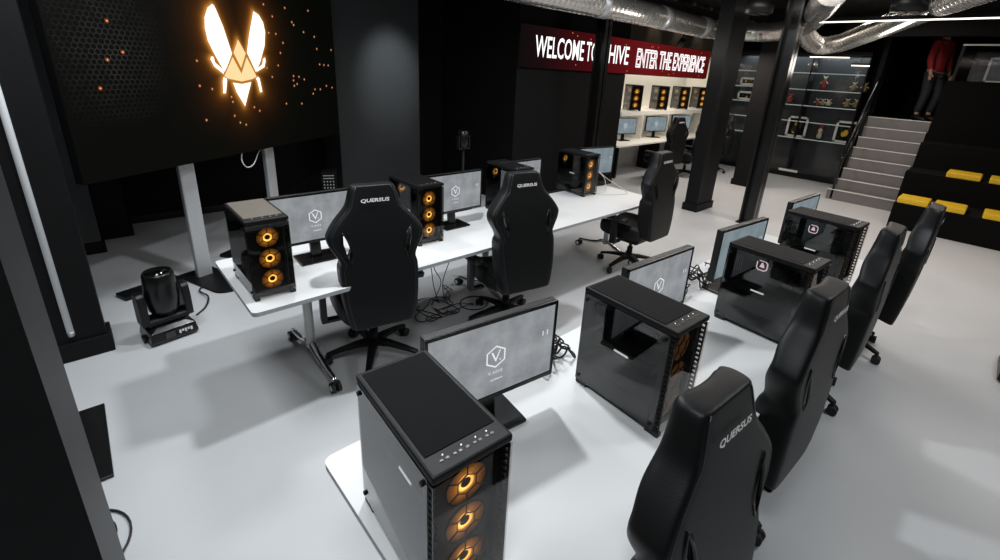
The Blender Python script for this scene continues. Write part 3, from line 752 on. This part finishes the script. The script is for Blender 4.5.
# ------------------------------------------------------------------ tiered seating
t = thing('tiered_seating', 'black tiered seating block right of the stairs', 'seating', (9.1, .9, 0))
for i, (x0, x1, z) in enumerate(((0, .75, .40), (.75, 1.45, .80), (1.45, 2.2, 1.22))):
    B().bb(x0, 2.19 if i == 2 else x1, -5.5, .0 if i == 0 else .06, 0, z).build('tier', M['carpet'], t)
def cushion(x, y, z, w, label, d=.42):
    b = B(); pr = [(-.5, 0), (-.5, .7), (-.46, 1), (.46, 1), (.5, .7), (.5, 0)]
    b.box((0, 0, .0425), (d, w, .085), bev=.02)
    o = tag(b.build('seat_cushion', M['yellow'], None, loc=(x, y, z)), label, 'cushion', 'yellow cushions on the black tiers'); return o
cushion(9.31, .69, .40, .37, 'yellow cushion on lowest tier nearest the stairs')
cushion(9.31, .27, .40, .36, 'yellow cushion on lowest tier behind the farthest front chair')
cushion(9.31, -.27, .40, .36, 'yellow cushion on lowest tier at right photo edge')
cushion(10.05, .27, .80, .40, 'yellow cushion on the second tier, left')
cushion(10.05, -.22, .80, .40, 'yellow cushion on the second tier at right photo edge')
# balcony rail + frames behind
t = thing('glass_balustrade', 'glass balustrade with pale handrail above the tiered seating', 'railing', (11.33, -.5, 2.25))
B().bb(-.006, .006, -3, 1.4, .02, .58).build('glass_panel', M['glass_clear'], t)
B().bb(-.02, .02, -3, 1.42, .58, .605).build('handrail', M['nosing'], t)
B().bb(-.012, .012, 1.38, 1.42, 0, .6).build('post', M['black_metal'], t)
for i, (x, y, w, h, lab) in enumerate(((11.9, .15, .8, .42, 'white framed picture standing behind the balustrade'), (12.6, .35, .9, .55, 'dark grey framed picture farther behind the balustrade'))):
    t = thing('picture_frame', lab, 'picture', (x, y, 2.26), 0)
    b = B()
    for a in ((-w/2, -w/2+.035, 0, h), (w/2-.035, w/2, 0, h), (-w/2, w/2, 0, .035), (-w/2, w/2, h-.035, h)): b.bb(-.02, .02, a[0], a[1], a[2], a[3])
    b.build('frame', M['white_plastic'] if i == 0 else M['steel_dark'], t)
    B().bb(-.005, .012, -w/2+.03, w/2-.03, .03, h-.03).build('print', pbr('grey_print', (.10, .12, .14), .4, noise=.8, nscale=5), t)
t = struct(B().bb(11.3, 15.2, -6, .98, 2.25, 2.26).build('floor_upper', M['carpet']))

# ------------------------------------------------------------------ trophy cabinet
CX = 12.0
t = thing('display_cabinet', 'tall glass trophy cabinet left of the stairs', 'cabinet', (CX, 3.5, 0))
ya, yb = -1.22, 1.9
B().bb(.35, .40, ya, yb, 0, 2.75).build('back_panel', pbr('cabinet_back', (.03, .033, .036), .3, noise=.3), t)
B().bb(0, .38, ya, yb, 0, .08).build('base', M['black_metal'], t)
B().bb(0, .38, ya, yb, 2.68, 2.75).build('top', M['black_metal'], t)
SHZ = (.90, 1.27, 1.62, 1.96, 2.31)
for z in SHZ:
    b = B(); b.bb(.01, .34, ya, yb, z-.012, z); b.mi = 1; b.bb(-.004, .008, ya, yb, z-.016, z+.002); b.build('shelf', [M['glass_clear'], pbr('glass_edge', (.55, .62, .62), .3, emis=(.7, .8, .8), estr=.12)], t)
for y in (ya, -.2, .9, yb): B().bb(-.012, .35, y-.012, y+.012, .08, 2.68).build('upright', M['black_metal'], t)
for i, (a, b_) in enumerate(((ya, -.2), (-.2, .9), (.9, yb))): B().bb(-.018, -.012, a+.015, b_-.015, .1, 2.66).build('glass_door', M['glass_clear'], t)
B().bb(-.03, -.019, -.45, -.05, .12, .17).build('name_plate', M['white_plastic'], t)
def poster(y, z, w, h, lab, seed):
    t = thing('framed_poster', lab, 'poster', (CX+.10, y, z)); random.seed(seed)
    b = B()
    for a in ((-w/2, -w/2+.045, 0, h), (w/2-.045, w/2, 0, h), (-w/2, w/2, 0, .045), (-w/2, w/2, h-.045, h)): b.bb(-.01, .01, *a)
    b.build('frame', M['white_plastic'], t)
    b = B(); b.bb(0, .006, -w/2+.04, w/2-.04, .04, h-.04); b.mi = 1
    for k in range(6):
        cy, cz, r = random.uniform(-w*.2, w*.2), random.uniform(h*.3, h*.7), random.uniform(.04, .065)*min(1, h/.4); b.poly([(-.002-.0005*k, cy+r*math.cos(j)*.8, cz+r*math.sin(j)*1.3) for j in (0, .9, 1.7, 2.6, 3.5, 4.4, 5.4)])
        b.mi = 2 if b.mi == 1 else 1
    b.build('print', [M['matte'], M['yellow'], M['wall_grey']], t, norm=False)
poster(3.33, .905, .42, .46, 'framed black and yellow poster on lower cabinet shelf, left', 1)
poster(2.38, .905, .40, .46, 'framed black and yellow poster on lower cabinet shelf beside handrail', 2)
poster(4.62, 1.97, .36, .18, 'small framed print on upper shelf left of the rear pillar', 3)
poster(4.62, 1.63, .36, .20, 'small framed print on the shelf below, left of rear pillar', 4)
def figurine(y, z, h, mat1, mat2, lab, n=1):
    t = thing('trophy_figurine', lab, 'figurine', (CX+.12, y, z))
    B().lathe([(.0, 0), (.07, 0), (.07, .02), (.05, .03), (0, .03)], n=14).build('base', M['black_plastic'], t)
    b = B(); b.lathe([(0, .03), (.045, .03), (.05, h*.3), (.03, h*.5), (.045, h*.62), (.02, h*.75), (0, h*.75)], n=12); b.build('body', mat1, t)
    b = B(); b.ball((0, 0, h*.84), h*.11, n=12)
    for s in (-1, 1): b.cyl((0, s*.02, h*.86), (0, s*.045, h*1.02), .014, .004, n=8); b.cyl((0, s*.03, h*.6), (-.01, s*.075, h*.45), .012, .009, n=8)
    b.build('head', mat2, t)
red = pbr('red_paint', (.30, .03, .02), .5); cream = pbr('cream_paint', (.55, .50, .40), .5); olive = pbr('olive_gold', (.25, .19, .07), .4)
figurine(3.02, 1.965, .30, red, cream, 'tall red and white figurine on top cabinet shelf')
figurine(2.46, 1.965, .20, olive, cream, 'small pale-eared figurine on top shelf, left of a pair')
figurine(2.27, 1.965, .20, olive, cream, 'small pale-eared figurine on top shelf, right of a pair')
figurine(3.62, 1.625, .22, red, red, 'round red trophy at left of the middle cabinet shelf')
for i, y in enumerate((3.05, 2.95, 2.84)): figurine(y, 1.625, .16, (red, olive, cream)[i], cream, ('small red figurine, left of a group of three, middle shelf', 'small olive figurine, centre of a group of three, middle shelf', 'small cream figurine, right of a group of three, middle shelf')[i])
figurine(2.50, 1.625, .20, olive, cream, 'pale-topped figurine on middle shelf, left of a pair')
figurine(2.34, 1.625, .20, olive, cream, 'pale-topped figurine on middle shelf, right of a pair by handrail')
figurine(2.85, .905, .34, cream, red, 'orange-topped trophy between the two framed posters')

# ------------------------------------------------------------------ ducts and ceiling gear
def duct(pts, r, name, label, rib=.06, n=28):
    P = spline(pts, 14); P2 = [P[0]]; 
    for p in P[1:]:
        if (p-P2[-1]).length > .02: P2.append(p)
    # resample evenly and add spiral-like ribs
    L = [0]
    for a, b_ in zip(P2[:-1], P2[1:]): L.append(L[-1]+(b_-a).length)
    st = rib/2; m = int(L[-1]/st); Q = []; rad = []; j = 0
    for i in range(m+1):
        d = i*st
        while j < len(L)-2 and L[j+1] < d: j += 1
        f = (d-L[j])/max(1e-6, L[j+1]-L[j]); Q.append(P2[j].lerp(P2[min(j+1, len(P2)-1)], min(1, f))); rad.append(r*(1.02 if i % 3 == 0 else .99))
    b = B(); b.tube(Q, rad, n=n); return tag(b.build(name, M['duct']), label, 'duct')
big_duct = duct([(3.2, 4.2, 2.9), (4.6, 4.18, 2.9), (6.2, 4.1, 2.9), (8.4, 4.13, 2.9), (9.15, 3.85, 2.9), (9.2, 3.2, 2.9), (8.1, 2.43, 2.92), (5.9, 1.6, 2.98)], .16, 'ventilation_duct', 'large spiral metal duct running above the red sign')
duct([(8.95, 2.75, 2.93), (9.3, 2.74, 2.80), (9.62, 2.62, 2.70), (9.6, 2.32, 2.74), (9.2, 1.95, 2.83), (8.24, 1.37, 2.93), (6.63, .66, 2.97), (4.5, -.35, 3.0)], .145, 'ventilation_duct', 'pale bent duct elbow with pipe rising to the upper right')
for p in ((6.9, 4.1, 2.9), (8.3, 4.13, 2.9), (5.4, 4.14, 2.9)):
    b = B(); b.cyl(Vector(p)+Vector((-.10, 0, 0)), Vector(p)+Vector((.10, 0, 0)), .168, n=28); b.build('sleeve', M['alu'], big_duct)
t = thing('strip_light', 'thin bright strip light crossing the upper right ceiling', 'light', (7.08, 0, 2.8))
B().bb(-.03, .03, -3.2, 2.0, .0, .04).build('housing', M['black_metal'], t)
B().bb(-.018, .018, -3.19, 1.99, -.012, .0).build('tube', M['tubelit'], t)
b = B(); b.cyl((0, 1.5, .04), (0, 1.5, .55), .004, n=6); b.cyl((0, -1.5, .04), (0, -1.5, .55), .004, n=6); b.build('hanger', M['black_metal'], t)
for i, (x, y, z, w, lab) in enumerate(((11.5, 2.9, 2.62, .7, 'short bright strip light above the trophy cabinet'), (11.6, 2.35, 2.48, .3, 'shorter white strip light beside the stairs wall'))):
    t = thing('strip_light', lab, 'light', (x, y, z)); B().bb(-.02, .02, -w/2, w/2, 0, .035).build('housing', M['black_metal'], t); B().bb(-.014, .014, -w/2, w/2, -.02, 0).build('tube', M['tubelit'], t)
    B().cyl((0, 0, .03), (0, 0, 3.35-z), .005, n=6).build('hanger', M['black_metal'], t)
def spot(x, y, z, lab, r=.16):
    t = thing('ceiling_spotlight', lab, 'spotlight', (x, y, z))
    b = B(); b.lathe([(0, .0), (r, 0), (r, .10), (r*.7, .16), (0, .16)], n=24); b.build('housing', M['black_plastic'], t)
    for k in range(4):
        a = PI/4+k*PI/2; b = B(); b.cyl((r*.5*math.cos(a), r*.5*math.sin(a), -.012), (r*.5*math.cos(a), r*.5*math.sin(a), 0), r*.3, n=16); b.build('lens', M['steel_dark'], t)
    B().cyl((0, 0, .16), (0, 0, 3.35-z), .012).build('mount', M['black_metal'], t)
spot(6.55, 2.55, 2.86, 'black four-lens ceiling lamp above the wide pillar')
spot(6.55, 1.05, 2.82, 'black four-lens ceiling lamp beside the bright strip light')
t = thing('track_spotlight', 'small black track spotlight hanging above the red sign', 'spotlight', (8.6, 4.62, 2.72))
b = B(); b.cyl((0, 0, 0), (.1, .12, -.10), .05, n=16); b.build('head', M['black_plastic'], t); B().cyl((0, 0, 0), (0, 0, .63), .008).build('rod', M['black_metal'], t)
t = thing('ceiling_beam', 'dark steel roof beam over the walkway', 'beam', (8.2, 4.6, 3.1))
b = B(); b.bb(-2.6, 3.4, -.05, .05, .0, .03); b.bb(-2.6, 3.4, -.05, .05, .17, .2); b.bb(-2.6, 3.4, -.01, .01, .03, .17); b.build('girder', M['steel_dark'], t)
for k in range(9): B().bb(-2.4+k*.7, -2.3+k*.7, -.08, .08, .2, .25).build('bracket', M['wood'], t)

# ------------------------------------------------------------------ moving head stage light on the floor
t = thing('stage_light', 'black moving-head stage light sitting on the floor', 'stage light', (.22, 3.87, 0), R(10))
b = B(); b.loft([[(x*k, y*k, z) for x, y in ((-.15, -.13), (.15, -.13), (.15, .13), (-.15, .13))] for z, k in ((.015, .95), (.03, 1), (.10, .92), (.125, .62))], smooth=False)
bs = b.build('base', M['gloss_black'], t, bev=.006)
b = B(); b.bb(-.06, .0, -.133, -.128, .04, .085); b.build('display', M['steel_dark'], bs)
b = B()
for i in range(5): b.bb(.025+.018*i, .037+.018*i, -.133, -.128, .05+.01*(i % 2), .075)
b.build('marking', M['white_plastic'], bs)
b = B()
for sx in (-1, 1):
    b.bb(sx*.145-.02, sx*.145+.02, -.03, .03, .01, .05, bev=.006)
b.build('handle', M['black_plastic'], bs)
b = B(); b.bb(-.13, .13, -.07, .07, .125, .18, bev=.02)
for sx in (-1, 1):
    b.loft([[(sx*.135+px, y, z) for px, y in ((-.025, -.07*k), (.025, -.06*k), (.025, .06*k), (-.025, .07*k))] for z, k in ((.14, 1), (.30, 1), (.37, .8), (.39, .5))], smooth=False)
b.build('yoke', M['black_plastic'], t, bev=.008)
b = B(); b.lathe([(0, .19), (.07, .19), (.095, .23), (.105, .33), (.10, .42), (.095, .50), (.085, .52), (.08, .515), (0, .505)], n=28)
hd_ = b.build('head', M['gloss_black'], t)
b = B(); b.lathe([(0, .507), (.076, .507), (.076, .517), (0, .519)], n=24); b.build('lens', M['glass_side'], hd_)
b = B(); b.tube(spline([(.42, 4.05, .01), (.5, 4.15, .012), (.55, 4.3, .03), (.52, 4.5, .012), (.6, 4.62, .02)]), .007, n=6)
tag(b.build('power_cable', M['cable']), 'black cable from the stage light to the screen stand', 'cable')
# speaker foot plate by near pillar
t = thing('speaker_stand', 'black square foot plate of a stand half behind the near pillar', 'stand', (-.42, 2.88, 0), 0)
B().bb(-.25, .23, -.33, .33, 0, .018, bev=.004).build('foot_plate', M['gloss_black'], t)
b = B(); b.cyl((-.10, 0, .018), (-.10, 0, 1.6), .02); b.build('pole', M['black_metal'], t)
b = B(); b.loft([[(x, y, z) for x, y in ((-.12, -.02), (.0+w, -.012), (.0+w, .012), (-.12, .02))] for z, w in ((.018, .12), (.06, .0))], smooth=False); b.build('gusset', M['black_metal'], t)
for i, (r, lab) in enumerate(((.13, 'outer loop of thin black cable on floor by near pillar'), (.085, 'inner loop of thin black cable on floor by near pillar'))):
    b = B(); b.tube([(-.30+r*1.1*math.cos(a), 2.18+i*.02+r*1.4*math.sin(a), .008) for a in [R(k) for k in range(-150, 151, 12)]], .005, n=6)
    tag(b.build('floor_cable', M['cable']), lab, 'cable')
# box at the right edge
t = thing('equipment_box', 'black box on the floor at right photo edge', 'box', (4.93, -.66, 0))
B().bb(-.22, .22, -.2, .2, .015, .17, bev=.008).build('case', M['black_plastic'], t); b = B()
for sx in (-1, 1):
    for sy in (-1, 1): b.cyl((sx*.17, sy*.15, 0), (sx*.17, sy*.15, .016), .015, n=10)
b.build('foot', M['rubber'], t)

# things in the dark recess behind the rear table
t = thing('audio_rack', 'small black rack with rows of white sockets behind the rear table', 'rack', (2.33, 6.0, 0), R(-25))
B().bb(-.12, .12, -.15, .15, 0, .66, bev=.006).build('case', M['matte'], t)
b = B()
for r_ in range(2): b.bb(-.09, .09, -.157, -.15, .61-.04*r_, .62-.04*r_)
for r_ in range(3):
    for c_ in range(4): b.bb(-.085+.05*c_, -.065+.05*c_, -.157, -.15, .52-.045*r_, .538-.045*r_)
b.build('socket', M['alu'], t)
t.scale = (.75, .75, .93)
t = thing('stage_light', 'dark stage light on a pole in the black recess', 'stage light', (3.95, 5.2, 0), 0)
b = B(); b.cyl((0, 0, 0), (0, 0, .95), .02); b.cyl((0, 0, 0), (0, 0, .02), .15, n=24); b.build('pole', M['black_metal'], t)
b = B(); b.lathe([(0, .93), (.06, .93), (.075, 1.0), (.075, 1.16), (.06, 1.18), (0, 1.18)], n=20); b.build('head', M['gloss_black'], t)
b = B(); b.bb(-.10, -.08, -.03, .03, .92, 1.1, bev=.006); b.bb(.08, .10, -.03, .03, .92, 1.1, bev=.006); b.bb(-.10, .10, -.03, .03, .91, .935, bev=.006); b.build('yoke', M['black_plastic'], t)

# ------------------------------------------------------------------ cables
def tangle(cx, cy, cz, rx, ry, n, label, seed, mat='cable', h=.05, r=.0045, name='cable_tangle'):
    random.seed(seed); t = thing(name, label, 'cables', (cx, cy, cz))
    for i in range(n):
        pts = []; px_, py_ = random.uniform(-rx, rx), random.uniform(-ry, ry); a = random.uniform(0, 2*PI)
        for k in range(6):
            pts.append((px_, py_, r+random.uniform(0, h)))
            a += random.uniform(-1.3, 1.3); st_ = random.uniform(.35, .7)*(rx+ry)/2; px_ += st_*math.cos(a); py_ += st_*math.sin(a)
            if abs(px_) > rx: px_ = math.copysign(rx, px_)*random.uniform(.7, 1); a += 1.5
            if abs(py_) > ry: py_ = math.copysign(ry, py_)*random.uniform(.7, 1); a += 1.5
        b = B(); b.tube(spline(pts, 7), r, n=6); b.build('cable', M[mat], t)
    return t
tangle(2.05, 3.05, 0, .30, .25, 9, 'tangle of black cables on floor under the rear table', 3, h=.03, r=.004)
tangle(2.42, 3.38, 0, .25, .12, 3, 'grey cables on floor behind the rear table leg', 5, 'cable_white', h=.02, r=.004)
b = B(); b.tube([(2.33+.13*math.cos(a), 2.86+.12*math.sin(a), .008) for a in [R(k) for k in range(0, 340, 12)]], .006, n=6)
tag(b.build('floor_cable', M['cable']), 'thick black cable loop on floor beside the rear table leg', 'cable')
tangle(1.43, 1.19, TZ, .12, .08, 14, 'bundle of black cables on front table between first two computers', 8, h=.09)
tangle(2.72, 1.17, TZ, .20, .10, 16, 'bundle of black cables on front table left of the third computer', 9, h=.11)
tangle(3.30, 1.14, TZ, .16, .10, 6, 'bundle of black cables on front table left of the farthest computer', 10)
b = B(); b.tube(spline([(4.16, 3.0, .738), (4.35, 3.0, .738), (4.52, 3.12, .78), (4.58, 3.2, .84), (4.56, 3.28, .90)]), .004, n=6)
tag(b.build('desk_cable', M['cable_white']), 'grey cable rising to the pale blue monitor at table end', 'cable')
b = B(); b.tube(spline([(4.16, 2.96, .736), (4.30, 2.88, .736), (4.48, 2.80, .737), (4.58, 2.86, .738), (4.60, 3.0, .78), (4.57, 3.15, .84), (4.55, 3.27, .91)]), .004, n=6)
tag(b.build('desk_cable', M['cable_white']), 'grey cable looping out over the rear table end', 'cable')
b = B(); random.seed(4)
for i in range(5):
    x = 1.55+.17*i; b.tube(spline([(x, 3.0, .62), (x+random.uniform(-.1, .1), 3.02, .4), (x+random.uniform(-.15, .2), 3.05, .2), (x+random.uniform(-.2, .3), 3.05, .01)]), .004, n=6)
tag(b.build('hanging_cables', M['cable']), 'black cables hanging from the tray under the rear table', 'cables')
tangle(2.0, 3.02, .60, .35, .06, 8, 'dark cables bunched in the tray under rear table', 12, h=.05, r=.006)
t = thing('power_adapter', 'small dark adapter lying on the front table edge behind the monitor', 'adapter', (1.36, 1.235, TZ)); B().bb(-.05, .05, -.025, .025, 0, .03, bev=.006).build('case', M['black_plastic'], t)
b = B(); b.tube([(0, .025, .015), (.05, .035, .006), (.10, .03, .004)], .004, n=6); b.build('lead', M['cable'], t)

# ------------------------------------------------------------------ person on the landing
def skin(name, V, E_, mat, parent=None, sub=2, root=0):
    me = bpy.data.meshes.new(name); me.from_pydata([v[:3] for v in V], E_, []); me.materials.append(mat)
    o = bpy.data.objects.new(name, me); COL.objects.link(o)
    sk = o.modifiers.new('skin', 'SKIN'); sk.use_smooth_shade = True
    for i, v in enumerate(V):
        d = me.skin_vertices[0].data[i]; d.radius = (v[3], v[4] if len(v) > 4 else v[3]); d.use_root = (i == root)
    s = o.modifiers.new('sub', 'SUBSURF'); s.levels = s.render_levels = sub
    dg = bpy.context.evaluated_depsgraph_get(); dg.update()
    nm = bpy.data.meshes.new_from_object(o.evaluated_get(dg)); o.modifiers.clear(); o.data = nm
    for p in nm.polygons: p.use_smooth = True
    if not nm.materials: nm.materials.append(mat)
    if parent: o.parent = parent
    return o
per = thing('person', 'person in red sweater and dark jeans at the top of the stairs', 'person', (12.15, 1.25, 1.527), R(150))
skn = pbr('skin', (.45, .26, .18), .5)
V = [(0, 0, .93, .13, .10), (0, 0, 1.12, .12, .09), (0, .0, 1.33, .15, .10), (0, 0, 1.45, .07, .06), (0, 0, 1.52, .052, .05), (0, .02, 1.60, .085, .09), (0, .02, 1.70, .075, .085),
     (.17, 0, 1.40, .055), (.24, .02, 1.12, .045), (.25, .10, .89, .032), (.25, .12, .82, .03, .018), (-.17, 0, 1.40, .055), (-.24, 0, 1.12, .045), (-.26, .06, .89, .032), (-.26, .08, .82, .03, .018),
     (.09, 0, .86, .095), (.10, .03, .48, .062), (.10, -.02, .09, .042), (.10, .07, .03, .028, .024), (-.09, 0, .86, .095), (-.10, .12, .50, .062), (-.10, .05, .10, .042), (-.10, .13, .03, .028, .024)]
Ed = [(0, 1), (1, 2), (2, 3), (3, 4), (4, 5), (5, 6), (2, 7), (7, 8), (8, 9), (9, 10), (2, 11), (11, 12), (12, 13), (13, 14), (0, 15), (15, 16), (16, 17), (17, 18), (0, 19), (19, 20), (20, 21), (21, 22)]
body = skin('body', V, Ed, skn, per)
V2 = [(0, 0, .86, .165, .13), (0, 0, .95, .165, .13), (0, 0, 1.12, .145, .115), (0, .0, 1.32, .175, .125), (0, 0, 1.43, .09, .08), (.17, 0, 1.40, .075), (.24, .02, 1.12, .062), (.25, .09, .91, .046), (-.17, 0, 1.40, .075), (-.24, 0, 1.12, .062), (-.26, .05, .91, .046)]
skin('sweater', V2, [(0, 1), (1, 2), (2, 3), (3, 4), (3, 5), (5, 6), (6, 7), (3, 8), (8, 9), (9, 10)], pbr('red_knit', (.24, .008, .010), .8, noise=.3, nscale=30), per)
V3 = [(0, 0, .97, .15, .12), (.09, 0, .84, .108), (.10, .03, .48, .080), (.10, -.02, .12, .062), (-.09, 0, .84, .108), (-.10, .12, .50, .080), (-.10, .05, .13, .062)]
skin('jeans', V3, [(0, 1), (1, 2), (2, 3), (0, 4), (4, 5), (5, 6)], pbr('dark_denim', (.014, .017, .022), .8, noise=.3, nscale=30), per)
b = B()
for s, y0 in ((1, -.02), (-1, .06)):
    b.loft([[(s*.10+w*c, y0+y+.0, z) for c, z in ((-1, 0), (1, 0), (1, h*.6), (.5, h), (-.5, h), (-1, h*.6))] for y, w, h in ((-.06, .04, .08), (0, .055, .12), (.08, .055, .09), (.16, .048, .06), (.22, .03, .03))])
b.build('shoe', M['black_plastic'], per)
b = B(); b.lathe([(0, 1.815), (.05, 1.81), (.085, 1.77), (.097, 1.70), (.09, 1.64), (.06, 1.60)], c=(0, -.005, 0), n=20); b.build('hair', pbr('dark_hair', (.03, .02, .015), .6), per)
for s in (-1, 1):
    hb = B()
    wr = Vector((s*.255, .11, .84))
    for i, (dx, L_) in enumerate(((-.024, .065), (-.008, .075), (.008, .072), (.024, .058))):
        hb.tube([wr+Vector((dx*.4, dx*.9+.005, -.02)), wr+Vector((dx*.4, dx*1.1+.012, -.055)), wr+Vector((dx*.4-s*.006, dx*1.1+.018, -.055-L_*.7))], [.010, .009, .007], n=6)
    hb.tube([wr+Vector((0, .025, .0)), wr+Vector((-s*.01, .048, -.03)), wr+Vector((-s*.012, .052, -.055))], [.011, .01, .008], n=6)
    hb.build('hand', skn, per)
fb = B(); fb.ball((-.032, .098, 1.665), .011, n=8); fb.ball((.032, .098, 1.665), .011, n=8); fb.ball((0, .112, 1.635), .016, (.7, 1, 1.3), n=8); fb.ball((0, .100, 1.598), .022, (1.1, .4, .35), n=8)
for s in (-1, 1): fb.ball((s*.088, .015, 1.645), .022, (.4, .8, 1.2), n=8)
fb.build('face', pbr('face_features', (.30, .15, .11), .5), per)

# ------------------------------------------------------------------ lights
def area(name, loc, size, power, col=(1, 1, 1), rot=(0, 0, 0), sy=None, spread=None):
    l = bpy.data.lights.new(name, 'AREA'); l.energy = power; l.color = col; l.size = size
    if sy: l.shape = 'RECTANGLE'; l.size_y = sy
    if spread: l.spread = spread
    o = bpy.data.objects.new(name, l); COL.objects.link(o); o.location = loc; o.rotation_euler = rot; return o
def spotl(name, loc, tgt, power, col, ang=60, blend=.5, r=.1):
    l = bpy.data.lights.new(name, 'SPOT'); l.energy = power; l.color = col; l.spot_size = R(ang); l.spot_blend = blend; l.shadow_soft_size = r
    o = bpy.data.objects.new(name, l); COL.objects.link(o); o.location = loc
    o.rotation_euler = (Vector(tgt)-Vector(loc)).to_track_quat('-Z', 'Y').to_euler(); return o
cool = (.93, .97, 1.); warm = (1., .88, .78)
area('light_front_row', (1.7, 2.3, 3.25), .16, 64.428, cool)
area('light_left', (-.1, 3.0, 3.2), .8, 43.811, cool)
area('light_rear_row', (1.3, 3.75, 3.2), .28, 26, cool)
area('light_rear_right', (4.4, 3.3, 3.2), 1.0, 24, cool)
area('light_right', (3.6, -.7, 3.25), .6, 41.8782, cool)
area('light_mid', (5.2, 2.0, 3.2), 1.6, 55.224, (1, .93, .87))
area('light_strip_real', (7.08, .2, 2.77), .05, 55.224, warm, sy=4)
area('light_stairs', (9.6, 1.7, 3.2), 1.0, 42.9, warm)
area('light_walk', (9.0, 3.9, 2.6), .5, 41.418, warm)
area('light_left_floor', (.0, .2, 3.2), .6, 36.816, cool)
area('light_alcove', (9.5, 5.7, 2.5), 3.6, 24, (1, .9, .76), sy=.3)
area('light_alcove_low', (9.5, 5.35, 1.29), 3.6, 5, (1, .93, .82), sy=.25)
spotl('light_panel', (3.45, 4.9, 3.2), (3.48, 6.35, 1.85), 330, (.9, .97, 1), 36, 1.)
area('light_cabinet', (12.15, 3.6, 2.66), .25, 17, (.9, .97, 1), sy=2.6)
for i, x in enumerate((8.9, 9.9, 10.8)): spotl('light_fascia', (x, 5.2, 3.3), (x, 5.42, 2.8), 5, warm, 70, .8, .03)
def point(name, loc, power, col, r=.15):
    l = bpy.data.lights.new(name, 'POINT'); l.energy = power; l.color = col; l.shadow_soft_size = r
    o = bpy.data.objects.new(name, l); COL.objects.link(o); o.location = loc
point('duct_fill_a', (6.6, 3.4, 2.45), 9, (1, .95, .88))  # added lamp without fixture, brightens the large duct
point('duct_fill_b', (8.9, 1.75, 2.35), 10, (1, .93, .85))  # second added lamp, no fixture, lifts the duct elbow
W_ = bpy.data.worlds.new('world'); S.world = W_; W_.use_nodes = True
bg = W_.node_tree.nodes['Background']; bg.inputs[0].default_value = (.8, .9, 1, 1); bg.inputs[1].default_value = .02
S.view_settings.view_transform = 'Standard'; S.view_settings.look = 'None'; S.view_settings.exposure = 0
S.cycles.max_bounces = 8; S.cycles.transparent_max_bounces = 16; S.cycles.sample_clamp_indirect = 4
S.cycles.caustics_reflective = False; S.cycles.caustics_refractive = False
try: S.cycles.use_denoising = True
except Exception: pass
